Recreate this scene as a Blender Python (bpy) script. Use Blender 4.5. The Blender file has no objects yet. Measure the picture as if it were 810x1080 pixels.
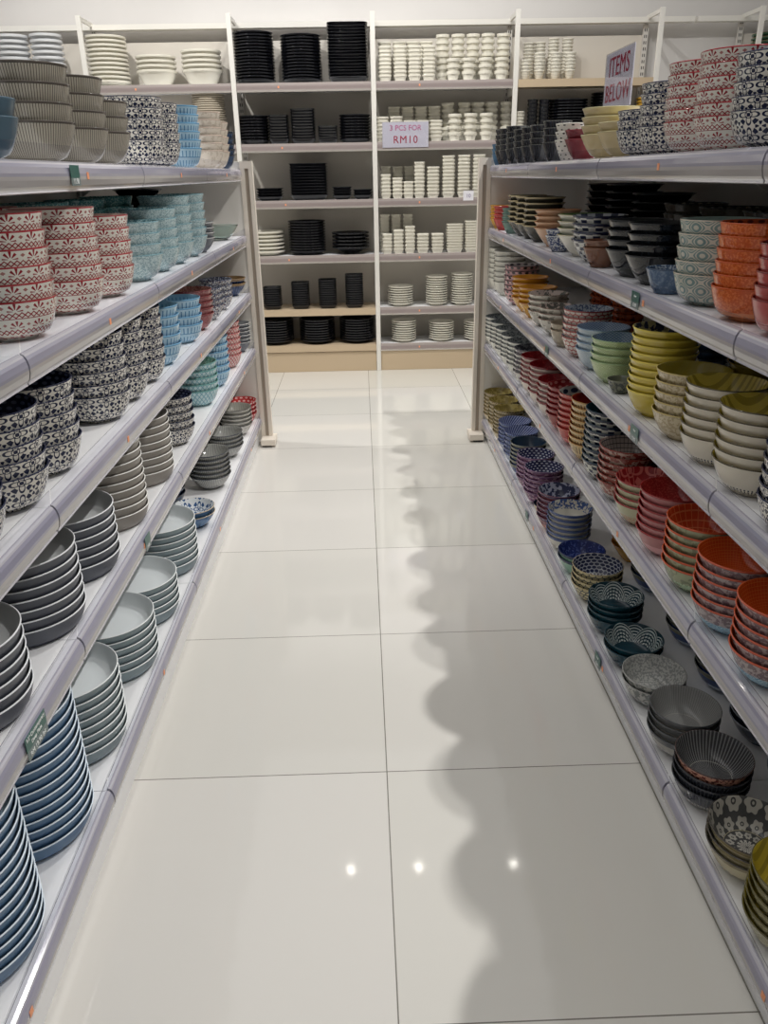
import bpy, math, random
from mathutils import Matrix, Vector

random.seed(11)
SC = bpy.context.scene
COL = SC.collection
PI = math.pi

# ------------------------------------------------------------------ colours and node helpers
def lin(c, a=1.0):
    out = []
    for v in c:
        v = v / 255.0
        out.append(v / 12.92 if v <= .04045 else ((v + .055) / 1.055) ** 2.4)
    return (*out, a)

class X:
    """a float socket with arithmetic that adds Math nodes"""
    def __init__(s, nt, v): s.nt, s.v = nt, v
    def op(s, o, *a):
        n = s.nt.nodes.new('ShaderNodeMath'); n.operation = o
        for i, k in enumerate((s,) + a):
            if isinstance(k, X): s.nt.links.new(k.v, n.inputs[i])
            else: n.inputs[i].default_value = k
        return X(s.nt, n.outputs[0])
    def __add__(s, b): return s.op('ADD', b)
    def __radd__(s, b): return s.op('ADD', b)
    def __sub__(s, b): return s.op('SUBTRACT', b)
    def __rsub__(s, b): return s.op('MULTIPLY', -1.0).op('ADD', b)
    def __mul__(s, b): return s.op('MULTIPLY', b)
    def __rmul__(s, b): return s.op('MULTIPLY', b)
    def __truediv__(s, b): return s.op('DIVIDE', b)
    def sin(s): return s.op('SINE')
    def cos(s): return s.op('COSINE')
    def abs(s): return s.op('ABSOLUTE')
    def frac(s): return s.op('FRACT')
    def floor(s): return s.op('FLOOR')
    def sqrt(s): return s.op('SQRT')
    def lt(s, b): return s.op('LESS_THAN', b)
    def gt(s, b): return s.op('GREATER_THAN', b)
    def min(s, b): return s.op('MINIMUM', b)
    def max(s, b): return s.op('MAXIMUM', b)
    def mod2(s): return (s * .5).frac() * 2.0
    def atan2(s, b): return s.op('ARCTAN2', b)

class Ctx:
    """object-space coordinates of a round pot: u turns, v height share, q radius share"""
    def __init__(c, nt, R, H):
        tc = nt.nodes.new('ShaderNodeTexCoord'); sp = nt.nodes.new('ShaderNodeSeparateXYZ')
        nt.links.new(tc.outputs['Object'], sp.inputs[0])
        c.nt, c.co, c.R, c.H = nt, tc.outputs['Object'], R, H
        c.x, c.y, c.z = (X(nt, sp.outputs[i]) for i in range(3))
        c.u = c.y.atan2(c.x) * (1 / (2 * PI)) + .5
        c.v = c.z * (1 / H)
        c.r = (c.x * c.x + c.y * c.y).sqrt()
        c.q = c.r * (1 / R)
    def noise(c, scale, detail=2):
        n = c.nt.nodes.new('ShaderNodeTexNoise'); n.inputs['Scale'].default_value = scale; n.inputs['Detail'].default_value = detail
        c.nt.links.new(c.co, n.inputs['Vector'])
        return X(c.nt, n.outputs[0])

# ------------------------------------------------------------------ printed patterns (masks 0..1)
def stripes(n, d): return lambda c: (c.u * n).frac().lt(d)
def rings(n): return lambda c: (c.v * n).frac().lt(.35)
def band(a, b): return lambda c: c.v.gt(a) * c.v.lt(b)
def vfade(a, b): return lambda c: c.v.gt(a) * c.v.lt(b)
def speck(s, t): return lambda c: c.noise(s * 1.25, 2).gt(t)
def specklarge(s, t): return lambda c: c.noise(s * 1.0, 2).gt(t)
def cellxy(c, n, m, t, asp=1.0):
    row = (t * m).floor()
    uu = (c.u * n + row.mod2() * .5).frac() - .5
    vv = ((t * m).frac() - .5) * asp
    return uu, vv
def dots(n, m, r): return lambda c: (lambda a: (a[0] * a[0] + a[1] * a[1]).sqrt().lt(r))(cellxy(c, n, m, c.v))
def leaf(n, z0, h, ax=2.1):
    """a fan of slim leaves opening upwards from one point"""
    def f(c):
        x = ((c.u * n).frac() - .5) * ax
        y = (c.v - z0) * (1 / h)
        a = x.atan2(y.max(.001)); rr = (x * x + y * y).sqrt()
        return (a * 8.0).cos().gt(.02) * rr.lt(1.0) * rr.gt(.26) * y.gt(0)
    return f
def buds(n, z0, r):
    def f(c):
        x = (c.u * n + .5).frac() - .5
        return ((x * .42).abs() + (c.v - z0).abs()).lt(r)
    return f
def leafq(n):
    def f(c):
        x = (c.u * n).frac() - .5; y = (c.q - .55) * 3.0
        a = x.atan2(y.max(.001)); rr = (x * x * 2.6 + y * y).sqrt()
        return (a * 6.0).cos().gt(.3) * rr.lt(.98) * rr.gt(.2) * y.gt(0)
    return f
def diam(n, z0, amp, w):
    def f(c):
        t = ((c.u * n).frac() - .5).abs() * 4.0 - 1.0
        d = c.v - z0
        return (d - t * amp).abs().lt(w * 1.3).max((d + t * amp).abs().lt(w * 1.3)).max((d.abs() + (t * amp).abs() - amp * .0).lt(amp * .34))
    return f
def _damask(uu, vv):
    rr = (uu * uu + vv * vv).sqrt(); a = vv.atan2(uu)
    petal = (rr - ((a * 4.0).cos() * .15 + .27)).abs().lt(.052)
    core = rr.lt(.085).max((rr - .15).abs().lt(.018))
    tip = ((a * 4.0 + PI).cos().gt(.45)) * rr.gt(.30) * rr.lt(.49)
    return petal.max(core).max(tip)
def damask(n, m):
    def f(c):
        u1 = (c.u * n).frac() - .5; v1 = (c.v * m).frac() - .5
        u2 = (c.u * n + .5).frac() - .5; v2 = (c.v * m + .5).frac() - .5
        r2 = (u2 * u2 + v2 * v2).sqrt(); a2 = v2.atan2(u2)
        leafs = ((a2 * 2.0).cos().abs().gt(.72)) * r2.gt(.06) * r2.lt(.22)
        return _damask(u1, v1).max(leafs)
    return f
def damaskq(n, m): return lambda c: _damask((c.u * n).frac() - .5, (c.q * m).frac() - .5)
def bars(n):
    def f(c):
        cell = (c.v * 2.2).frac()
        return (c.u * n).frac().lt(.3) * cell.gt(.22) * cell.lt(.86)
    return f
def net(n, a, w): return lambda c: ((c.u * n + c.v * a).frac() - .5).abs().lt(w).max(((c.u * n - c.v * a).frac() - .5).abs().lt(w))
def _scale(c, n, m, k):
    uu, vv = cellxy(c, n, m, c.v)
    d = (uu * uu + (vv + .5) * (vv + .5)).sqrt()
    return (d * k).sin().gt(.1)
def scales(n, m, k): return lambda c: _scale(c, n, m, k)
def lowscales(n, top): return lambda c: _scale(c, n, 5, 30) * c.v.lt(top)
def ogee(n, m):
    def f(c):
        g = (c.u * (2 * PI * n)).cos() + (c.v * (2 * PI * m) + .6).cos()
        return (g.abs() - .42).abs().lt(.2).max(g.abs().gt(1.0) * g.abs().lt(1.7))
    return f
def check(n, m): return lambda c: ((c.u * n).floor() + (c.v * m).floor()).mod2().gt(.5) * (c.v * m).frac().gt(.18)
def swirl(k):
    def f(c):
        w = c.x * k + (c.y * 26.0).sin() * 1.3 + (c.x * 30.0 + c.y * 12.0).sin() * 1.1
        return (w * 2.4).sin().gt(.25)
    return f
def dash(n, a, b): return lambda c: (c.u * n).frac().lt(.42) * (c.v.gt(a)) * c.v.lt(b) * (c.v * 14.0).frac().gt(.25)
def hexes(n, m):
    def f(c):
        uu, vv = cellxy(c, n, m, c.v)
        d = uu.abs().max(uu.abs() * .5 + vv.abs() * .87)
        return d.gt(.43)
    return f
def polar(n, m): return lambda c: (c.u * n).frac().lt(.13).max((c.q * m).frac().lt(.16))
def spiral(n): return lambda c: ((c.u + c.q * .30) * n).frac().lt(.5)
def anem(n, m):
    def f(c):
        uu, vv = cellxy(c, n, m, c.q)
        rr = (uu * uu + vv * vv).sqrt(); a = vv.atan2(uu)
        return rr.lt((a * 6.0).cos() * .05 + .40) * (rr.gt(.14).max(rr.lt(.06)))
    return f
def floralband(a, b): return lambda c: c.noise(150, 2).gt(.54) * c.v.gt(a) * c.v.lt(b)
def mandala(n):
    def f(c):
        x = (c.u * n).frac() - .5
        t = c.v + x * x * 2.4
        x2 = (c.u * n + .5).frac() - .5
        t2 = c.v * 1.25 + x2 * x2 * 2.6
        arch = t.lt(.99) * t.gt(.28) * (t * 46.0).sin().gt(-.1)
        arch2 = t.gt(.99) * t2.lt(1.15) * (t2 * 40.0).sin().gt(.2)
        fine = ((c.u * n * 9.0).frac().lt(.72)).max(t.gt(.72))
        return arch.max(arch2) * fine * c.v.gt(.25)
    return f
def vine(a): return lambda c: (c.noise(120, 2).gt(.48)) * c.v.gt(a)

# ------------------------------------------------------------------ materials
def new_mat(name):
    m = bpy.data.materials.new(name); m.use_nodes = True
    nt = m.node_tree
    return m, nt, nt.nodes['Principled BSDF']
def flat(name, c, rough=.5, metal=0.0, spec=.5):
    m, nt, b = new_mat(name)
    b.inputs['Base Color'].default_value = lin(c); b.inputs['Roughness'].default_value = rough
    b.inputs['Metallic'].default_value = metal; b.inputs['Specular IOR Level'].default_value = spec
    return m
def layered(nt, base, layers, ctx):
    cur = None
    for f, col in layers:
        n = nt.nodes.new('ShaderNodeMix'); n.data_type = 'RGBA'
        if cur is None: n.inputs[6].default_value = lin(base)
        else: nt.links.new(cur, n.inputs[6])
        n.inputs[7].default_value = lin(col)
        nt.links.new(f(ctx).v, n.inputs[0])
        cur = n.outputs[2]
    return cur
def glaze(name, base, layers, R, H, rough):
    m, nt, b = new_mat(name)
    b.inputs['Base Color'].default_value = lin(base); b.inputs['Roughness'].default_value = rough
    if layers: nt.links.new(layered(nt, base, layers, Ctx(nt, R, H)), b.inputs['Base Color'])
    return m
def clear_mat(name, tint, rough=.03, base=.04):
    """clear thin plastic: mostly see-through with a glossy face"""
    m, nt, b = new_mat(name)
    nt.nodes.remove(b)
    tr = nt.nodes.new('ShaderNodeBsdfTransparent'); tr.inputs[0].default_value = lin(tint)
    gl = nt.nodes.new('ShaderNodeBsdfGlossy'); gl.inputs['Roughness'].default_value = rough
    lw = nt.nodes.new('ShaderNodeLayerWeight'); lw.inputs[0].default_value = .5
    fr = X(nt, lw.outputs['Facing']).op('POWER', 5.0) * (.7 if base else 0.0) + base
    mx = nt.nodes.new('ShaderNodeMixShader')
    nt.links.new(fr.v, mx.inputs[0]); nt.links.new(tr.outputs[0], mx.inputs[1]); nt.links.new(gl.outputs[0], mx.inputs[2])
    nt.links.new(mx.outputs[0], nt.nodes['Material Output'].inputs[0])
    return m

M = {}
M['shelf'] = flat('white_shelf_paint', (238, 238, 239), .4)
M['panel'] = flat('back_panel_paint', (190, 184, 174), .6)
M['post_white'] = flat('white_post_paint', (226, 222, 214), .45)
M['post_beige'] = flat('beige_trim', (228, 219, 206), .45)
M['groove'] = flat('groove_trim', (170, 158, 144), .6)
M['foot'] = flat('black_rubber', (24, 24, 24), .7)
M['wood'] = flat('pale_wood', (194, 174, 146), .5)
M['rack_white'] = flat('rack_paint', (226, 223, 216), .4)
M['rack_panel'] = flat('rack_panel', (206, 200, 190), .6)
M['clear'] = clear_mat('clear_plastic', (246, 246, 248), .12, 0.0)
M['lip_edge'] = flat('lip_edge', (128, 126, 134), .2)
M['acrylic'] = clear_mat('acrylic', (251, 251, 252))
M['sticker'] = flat('coral_paper', (240, 160, 116), .6)
M['tag'] = flat('green_card', (46, 96, 88), .35)
M['tag_grey'] = flat('grey_card', (110, 124, 124), .35)
M['ink_white'] = flat('white_ink', (236, 238, 236), .5)
M['sign'] = flat('sign_paper', (222, 220, 232), .4)
M['ink_red'] = flat('red_ink', (176, 30, 66), .5)
M['ink_pink'] = flat('pink_ink', (206, 96, 150), .5)
M['paper'] = flat('white_paper', (232, 230, 236), .4)
M['ink_grey'] = flat('grey_ink', (120, 110, 150), .5)
M['black_metal'] = flat('black_metal', (26, 26, 28), .4)

def channel_mat():
    # lilac-grey plastic with a violet label insert and a paler lower half
    m, nt, b = new_mat('price_channel_plastic')
    c = Ctx(nt, 1, 1)
    lay = [(lambda c: c.z.lt(-.002) * c.z.gt(-.022), (152, 150, 166)), (lambda c: c.z.lt(-.022) * c.z.gt(-.0415), (170, 166, 166)), (lambda c: c.z.lt(-.0415), (216, 214, 220))]
    nt.links.new(layered(nt, (182, 180, 188), lay, c), b.inputs['Base Color'])
    b.inputs['Roughness'].default_value = .16; b.inputs['Coat Weight'].default_value = .4; b.inputs['Coat Roughness'].default_value = .05
    return m
M['channel'] = channel_mat()
def fascia_mat():
    m, nt, b = new_mat('rack_channel_plastic')
    c = Ctx(nt, 1, 1)
    lay = [(lambda c: c.z.lt(-.012) * c.z.gt(-.034), (150, 138, 136)), (lambda c: c.z.lt(-.040), (214, 208, 204))]
    nt.links.new(layered(nt, (166, 156, 152), lay, c), b.inputs['Base Color'])
    b.inputs['Roughness'].default_value = .15
    return m
M['fascia'] = fascia_mat()
def slot_mat():
    m, nt, b = new_mat('slotted_upright')
    c = Ctx(nt, 1, 1)
    lay = [(lambda c: (c.z * 28.0).frac().lt(.5) * (c.x.abs() - .006).abs().lt(.003), (60, 58, 56))]
    nt.links.new(layered(nt, (206, 202, 196), lay, c), b.inputs['Base Color'])
    b.inputs['Roughness'].default_value = .4
    return m
M['slots'] = slot_mat()
def floor_mat():
    m, nt, b = new_mat('polished_tiles')
    c = Ctx(nt, 1, 1)
    gx = ((c.x - 0.02683) * (1 / .6)).frac(); gy = ((c.y - 5.04983) * (1 / .6)).frac()
    g = gx.min(1.0 - gx).min(gy).min(1.0 - gy).lt(.0021)
    cell = ((c.x - .02683) * (1 / .6)).floor() * 7.31 + ((c.y - 5.04983) * (1 / .6)).floor() * 3.77
    tone = (cell.sin() * 43.7).frac()
    mixn = nt.nodes.new('ShaderNodeMix'); mixn.data_type = 'RGBA'
    mixn.inputs[6].default_value = lin((207, 205, 197)); mixn.inputs[7].default_value = lin((213, 210, 204))
    nt.links.new(tone.v, mixn.inputs[0])
    mg = nt.nodes.new('ShaderNodeMix'); mg.data_type = 'RGBA'; mg.inputs[7].default_value = lin((120, 116, 108))
    nt.links.new(mixn.outputs[2], mg.inputs[6]); nt.links.new(g.v, mg.inputs[0])
    nt.links.new(mg.outputs[2], b.inputs['Base Color'])
    b.inputs['Roughness'].default_value = .06
    b.inputs['Specular IOR Level'].default_value = .5
    return m
M['floor'] = floor_mat()
def wall_mat():
    m, nt, b = new_mat('wall_paint')
    c = Ctx(nt, 1, 1)
    n = c.noise(3.0, 3)
    mixn = nt.nodes.new('ShaderNodeMix'); mixn.data_type = 'RGBA'
    mixn.inputs[6].default_value = lin((206, 203, 200)); mixn.inputs[7].default_value = lin((214, 211, 208))
    nt.links.new(n.v, mixn.inputs[0]); nt.links.new(mixn.outputs[2], b.inputs['Base Color'])
    b.inputs['Roughness'].default_value = .7
    return m
M['wall'] = wall_mat()
def glow(name, c, s):
    m, nt, b = new_mat(name)
    b.inputs['Base Color'].default_value = lin(c); b.inputs['Emission Color'].default_value = lin(c); b.inputs['Emission Strength'].default_value = s
    return m
M['lamp'] = glow('lamp_lens', (255, 250, 240), 60)
def glass_mat():
    m, nt, b = new_mat('clear_glass')
    b.inputs['Base Color'].default_value = lin((214, 226, 222)); b.inputs['Roughness'].default_value = .02
    b.inputs['Transmission Weight'].default_value = 1.0; b.inputs['IOR'].default_value = 1.3
    return m
M['glass'] = glass_mat()

# ---------------------------------------------------------------- kinds of tableware
# shape tuples: radius, height, foot radius, wall exponent, nesting pitch
RND = (.083, .070, .042, .30, .027)
RNR = (.0755, .058, .039, .32, .0198)
CON = (.0745, .062, .036, .52, .0175)
CN2 = (.0745, .060, .034, .5, .0185)
PLT = (.118, .043, .099, .50, .0205)
W = (232, 228, 218)
KINDS = {}
def bowl_name(look):
    for word, nm in (('inside', 'two_tone_bowl'), ('floral', 'floral_bowl'), ('leaf', 'leaf_print_bowl'), ('lace', 'lace_print_bowl'), ('stripe', 'striped_bowl'), ('barred', 'striped_bowl'), ('rib', 'striped_bowl'),
                     ('scale', 'scale_print_bowl'), ('texture', 'textured_bowl'), ('plain', 'plain_bowl'), ('rim', 'rimmed_bowl'), ('glaz', 'glazed_bowl'), ('gloss', 'glazed_bowl'), ('check', 'checked_bowl')):
        if word in look: return nm
    return 'printed_bowl'
def K(key, shp, look, ext, ins, rim=None, el=(), il=(), name='bowl', cat='bowl', square=False, rough=.10, seg=40, foot=None):
    if name == 'soup_bowl': name = bowl_name(look)
    KINDS[key] = dict(shp=shp, look=look, ext=ext, ins=ins, rim=rim or ext, el=list(el), il=list(il),
                      name=name, cat=cat, square=square, rough=rough, seg=seg, foot=foot)
NAVY = (28, 36, 66); RED = (146, 30, 40)
# --- left fixture
K('plain_teal', (.08, .066, .042, .42, .027), 'plain teal blue bowl', (84, 106, 120), (96, 118, 130), name='soup_bowl')
K('grey_rib', (.085, .074, .043, .42, .032), 'taupe grey thin-striped bowl', (170, 164, 150), (150, 145, 134), (88, 82, 76), [(stripes(100, .30), (96, 90, 82)), (band(.93, 1.1), (82, 76, 70))], [(stripes(100, .3), (96, 90, 82))], name='soup_bowl')
LEAF = [(leaf(12, .775, .19, 3.2), RED), (buds(12, .865, .045), (170, 112, 106)), (diam(24, .68, .062, .013), RED), (leaf(12, .375, .17, 3.2), RED), (buds(12, .45, .04), (170, 112, 106)), (band(.585, .605), RED), (diam(24, .27, .058, .013), RED), (leaf(9, .06, .13, 3.2), RED), (band(.975, 1.1), RED)]
DAMASK = [(damask(11, 1.75), NAVY), (band(.975, 1.1), NAVY)]
NDOT = [(dots(26, 7, .30), (96, 104, 132))]
K('red_leaf', RND, 'white bowl with red leaf bands', W, (226, 200, 190), RED, LEAF, [(leafq(11), RED)], name='soup_bowl')
K('red_leaf_r', RNR, 'white bowl with red leaf bands', W, (226, 200, 190), RED, LEAF, [(leafq(11), RED)], name='soup_bowl')
K('navy_damask', (.0835, .070, .042, .32, .0265), 'white and navy floral bowl', W, NAVY, NAVY, DAMASK, NDOT, name='soup_bowl')
K('navy_damask_r', RNR, 'white and navy floral bowl', W, NAVY, NAVY, DAMASK, NDOT, name='soup_bowl')
K('navy_damask_small', (.075, .062, .038, .42, .024), 'small white and navy floral bowl', W, NAVY, NAVY, DAMASK, NDOT, name='rice_bowl')
BAR = [(bars(34), (88, 138, 178)), (band(.93, 1.1), (96, 150, 190)), (band(.52, .56), (88, 138, 178))]
K('blue_bar', (.078, .066, .04, .42, .027), 'sky blue bowl with barred bands', (176, 208, 226), (150, 196, 220), (120, 172, 206), BAR, [(bars(34), (96, 150, 190))], name='soup_bowl')
K('blue_bar_small', (.072, .066, .038, .42, .025), 'sky blue bowl with barred bands', (176, 208, 226), (150, 196, 220), (120, 172, 206), BAR, name='soup_bowl')
K('beige_swirl', (.085, .070, .042, .42, .027), 'pale beige bowl with faint swirls', (214, 204, 190), (206, 196, 182), (190, 172, 158), [(speck(60, .56), (196, 184, 168)), (band(.94, 1.1), (182, 160, 146))], name='soup_bowl')
K('dark_blue', (.07, .062, .036, .55, .022), 'dark blue glazed bowl', (36, 62, 92), (30, 50, 78), (24, 38, 58), [(band(.86, 1.1), (24, 36, 54))], name='soup_bowl')
K('aqua_lace', (.082, .070, .042, .42, .0265), 'pale aqua lace-patterned bowl', (112, 150, 160), (100, 142, 152), (116, 154, 164), [(speck(170, .50), (206, 222, 222)), (scales(22, 4, 34), (196, 216, 218))], [(speck(170, .5), (180, 208, 210))], name='soup_bowl')
K('teal_lace', (.083, .070, .042, .42, .0265), 'teal lace-patterned bowl', (84, 138, 138), (60, 110, 112), (66, 116, 118), [(speck(150, .52), (150, 186, 184))], [(speck(150, .5), (130, 170, 168))], name='soup_bowl')
K('mint_lace', (.08, .066, .04, .45, .024), 'mint and white lace-patterned bowl', (196, 220, 222), (118, 176, 160), (110, 164, 160), [(net(28, 3.0, .12), (120, 172, 186)), (band(.93, 1.1), (104, 160, 160))], [(speck(140, .52), (186, 216, 204))], name='soup_bowl')
K('grey_plain', (.066, .052, .03, .6, .017), 'plain grey bowl with pale rim', (112, 116, 124), (150, 152, 154), (196, 196, 194), name='rice_bowl')
K('black_flare', (.088, .05, .036, .85, .021), 'wide black flared bowl', (20, 21, 25), (14, 15, 18), (30, 31, 34), rough=.1, name='serving_bowl')
K('rose_brown', (.08, .062, .04, .5, .021), 'dusty rose bowl with speckled inside', (152, 86, 88), (176, 132, 120), (140, 70, 72), [(band(.9, 1.1), (120, 56, 60)), (speck(150, .6), (180, 128, 124))], [(speck(200, .5), (140, 84, 76))], name='soup_bowl')
K('navy_speck_white', (.07, .06, .036, .5, .021), 'white bowl with navy sprigs', (222, 222, 220), (58, 66, 92), (70, 78, 104), [(damask(8, 2.0), (60, 68, 100)), (speck(120, .60), (120, 90, 90))], [(speck(140, .52), (190, 194, 204))], name='rice_bowl')
K('gold_rim_blue', (.08, .06, .036, .6, .022), 'dark blue bowl with bronze rim', (38, 56, 96), (120, 96, 66), (150, 118, 76), [(stripes(30, .4), (60, 84, 124)), (band(.8, 1.1), (128, 104, 74))], name='soup_bowl')
K('charcoal_plate', (.108, .043, .090, .50, .0205), 'charcoal deep plate with white rim', (84, 88, 98), (186, 188, 188), (236, 238, 240), name='deep_plate', cat='plate', rough=.4, seg=56)
K('taupe_plate', (.100, .043, .083, .50, .0205), 'taupe deep plate with white rim', (146, 140, 132), (186, 182, 176), (238, 237, 232), name='deep_plate', cat='plate', rough=.4, seg=56)
K('blue_plate', PLT, 'slate blue deep plate with white rim', (84, 118, 152), (160, 182, 200), (232, 242, 250), name='deep_plate', cat='plate', rough=.4, seg=64)
K('mist_plate', PLT, 'misty grey-green deep plate with white rim', (132, 148, 154), (224, 230, 232), (244, 247, 247), name='deep_plate', cat='plate', rough=.4, seg=64)
K('blue_star', (.078, .055, .036, .55, .02), 'blue bowl with star-pattern inside', (82, 118, 156), (226, 230, 232), (196, 178, 150), [(band(.78, 1.1), (66, 98, 136))], [(damaskq(8, 2.2), (64, 96, 140))], name='soup_bowl')
K('grey_stripe', (.084, .06, .038, .55, .0185), 'grey bowl with fine vertical stripes', (186, 186, 180), (172, 172, 166), (70, 74, 82), [(stripes(64, .34), (110, 112, 114)), (band(.92, 1.1), (66, 70, 78))], [(stripes(64, .34), (112, 114, 114))], name='soup_bowl')
K('grey_ring', (.08, .06, .038, .55, .0185), 'pale grey bowl with dark rim line', (206, 204, 196), (176, 174, 164), (92, 92, 90), [(band(.92, 1.1), (96, 96, 92))], [(stripes(48, .3), (140, 138, 130))], name='soup_bowl')
K('pink_net', (.07, .062, .036, .45, .023), 'white bowl with pink net pattern', (228, 206, 198), (206, 150, 146), (196, 110, 110), [(net(26, 3.2, .14), (196, 104, 106)), (band(.94, 1.1), (196, 110, 110))], name='rice_bowl')
K('red_floret', (.072, .06, .036, .5, .0205), 'red bowl with white floret inside', (170, 44, 50), (196, 70, 70), (150, 36, 42), [(dots(18, 3, .26), (224, 190, 186))], [(dots(16, 4, .28), (236, 200, 196))], name='rice_bowl')
K('glass', (.086, .062, .036, .6, .02), 'clear glass bowl', W, W, name='glass_bowl')
# --- right fixture, top
K('cream_plain', (.080, .062, .036, .55, .0205), 'plain cream bowl', (208, 190, 146), (190, 186, 146), (186, 176, 136), name='soup_bowl')
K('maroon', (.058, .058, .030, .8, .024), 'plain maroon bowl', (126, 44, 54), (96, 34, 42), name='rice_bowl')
K('dot_white', (.052, .06, .030, .8, .022), 'white bowl with black dots', W, (210, 206, 196), W, [(dots(12, 5, .17), (26, 26, 30))], name='rice_bowl')
K('black_rib', (.046, .06, .026, .8, .02), 'small black ribbed bowl', (26, 27, 32), (18, 18, 22), (92, 92, 88), [(stripes(28, .4), (40, 42, 48))], rough=.12, name='rice_bowl')
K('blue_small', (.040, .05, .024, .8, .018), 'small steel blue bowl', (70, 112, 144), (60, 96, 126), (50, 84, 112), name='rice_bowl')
# --- right fixture, second shelf
K('rose_scale', RNR, 'rose red bowl with scale texture', (176, 66, 66), (128, 42, 44), (120, 50, 48), [(scales(24, 5, 30), (206, 106, 98)), (vfade(.0, .32), (226, 160, 150))], [(dots(20, 6, .3), (70, 30, 34))], name='soup_bowl')
K('orange_weave', RNR, 'orange woven-texture bowl', (206, 92, 36), (176, 74, 30), (186, 80, 30), [(speck(190, .52), (226, 122, 62)), (vfade(0, .3), (226, 150, 104))], [(dots(24, 6, .3), (96, 40, 22))], name='soup_bowl')
K('teal_ogee', (.0755, .060, .039, .32, .0235), 'white bowl with teal ogee medallions', (206, 204, 190), (150, 170, 164), (190, 180, 164), [(ogee(10, 1.8), (126, 152, 150)), (band(.96, 1.1), (200, 176, 156))], name='soup_bowl')
K('denim_small', (.05, .052, .030, .7, .02), 'small denim blue bowl', (84, 108, 138), (64, 84, 112), (58, 76, 100), [(speck(120, .55), (110, 132, 158))], [(speck(160, .52), (160, 172, 184))], name='rice_bowl')
K('black_gloss', (.078, .066, .038, .7, .022), 'glossy black bowl with grey base', (28, 31, 35), (20, 23, 27), (18, 20, 24), [(vfade(0, .34), (62, 64, 62)), (band(.84, 1.1), (16, 18, 22)), (speck(90, .60), (40, 45, 50))], rough=.1, name='soup_bowl')
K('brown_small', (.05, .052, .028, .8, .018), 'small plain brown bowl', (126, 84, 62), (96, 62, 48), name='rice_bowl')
K('navy_check', (.078, .064, .036, .7, .0205), 'white bowl with navy check bands', (220, 220, 214), (60, 66, 88), NAVY, [(check(22, 6), NAVY), (band(.9, 1.1), NAVY)], [(check(20, 6), (180, 184, 190))], name='soup_bowl')
K('cream_green', (.084, .064, .034, .8, .0185), 'white bowl with moss green inside', (226, 222, 208), (86, 110, 58), (200, 190, 160), name='soup_bowl')
K('navy_lace_small', (.05, .05, .028, .7, .018), 'small white bowl with navy lace', (210, 212, 214), (80, 90, 120), None, [(speck(150, .48), (64, 78, 118))], name='rice_bowl')
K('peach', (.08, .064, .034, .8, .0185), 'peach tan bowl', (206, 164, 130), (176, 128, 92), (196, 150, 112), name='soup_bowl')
K('tan_dark', (.078, .06, .034, .8, .0185), 'dark olive bowl with tan rim', (66, 64, 56), (84, 80, 66), (176, 160, 120), [(band(.9, 1.1), (168, 152, 116))], name='soup_bowl')
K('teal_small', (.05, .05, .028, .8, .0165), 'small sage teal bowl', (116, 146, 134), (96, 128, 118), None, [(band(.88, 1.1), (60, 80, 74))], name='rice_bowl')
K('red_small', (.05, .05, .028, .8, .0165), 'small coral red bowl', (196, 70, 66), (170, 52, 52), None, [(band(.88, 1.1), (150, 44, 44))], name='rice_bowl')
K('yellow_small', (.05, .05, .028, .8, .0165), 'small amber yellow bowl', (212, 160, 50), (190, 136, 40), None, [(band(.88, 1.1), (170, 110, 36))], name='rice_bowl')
K('black_scale', (.08, .066, .038, .5, .023), 'black bowl with pale scale pattern', (22, 23, 26), (24, 24, 28), (20, 20, 24), [(scales(22, 5, 40), (112, 104, 90))], [(dots(22, 6, .3), (120, 116, 104))], name='soup_bowl')
# --- right fixture, middle shelf
SW = [(swirl(230), (160, 144, 54))]
K('olive_swirl', (.0745, .062, .036, .48, .0185), 'white bowl with olive swirl inside', (222, 214, 196), (206, 188, 84), (74, 66, 44), [(dash(54, .06, .30), (52, 56, 70))], SW, name='soup_bowl', seg=56)
K('olive_swirl_ring', (.0745, .060, .036, .48, .0185), 'grey bowl with yellow swirl inside', (150, 148, 112), (196, 176, 62), (90, 84, 50), [(scales(16, 4, 30), (196, 190, 160))], SW, name='soup_bowl', seg=56)
K('beige_texture', (.0745, .062, .038, .5, .0205), 'beige textured bowl with olive inside', (204, 190, 156), (160, 146, 62), (190, 170, 110), [(speck(110, .52), (176, 158, 122))], SW, name='soup_bowl')
K('yellow_leopard', (.0745, .062, .036, .48, .0170), 'yellow bowl with dark leopard inside', (206, 184, 70), (176, 166, 120), (220, 200, 84), [(band(.9, 1.1), (222, 204, 92))], [(specklarge(70, .50), (44, 48, 72))], name='soup_bowl')
K('grey_leaf_small', (.036, .036, .02, .7, .014), 'small grey-green dish', (120, 122, 104), (96, 100, 86), None, [(speck(90, .52), (60, 66, 58))], name='rice_bowl')
K('green_wave', (.0745, .062, .036, .48, .0185), 'green scale-patterned bowl', (160, 184, 124), (156, 176, 188), (156, 182, 134), [(scales(20, 4, 30), (206, 220, 170))], [(net(40, 9, .16), (92, 120, 150))], name='soup_bowl')
K('blue_net', (.0745, .062, .036, .48, .0185), 'pale blue bowl with net inside', (198, 208, 212), (176, 190, 204), (120, 146, 168), [(scales(20, 4, 30), (156, 178, 194))], [(net(44, 10, .17), (92, 120, 156))], name='soup_bowl')
K('red_hex', (.0745, .064, .036, .48, .0195), 'white bowl with red honeycomb pattern', (222, 206, 194), (186, 196, 206), (150, 70, 66), [(hexes(22, 5), (166, 60, 56)), (band(.93, 1.1), (140, 60, 56))], [(speck(130, .52), (96, 110, 140))], name='soup_bowl')
K('beige_small', (.056, .056, .032, .6, .02), 'small plain stone beige bowl', (176, 164, 142), (150, 140, 122), (120, 104, 86), name='rice_bowl')
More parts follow.
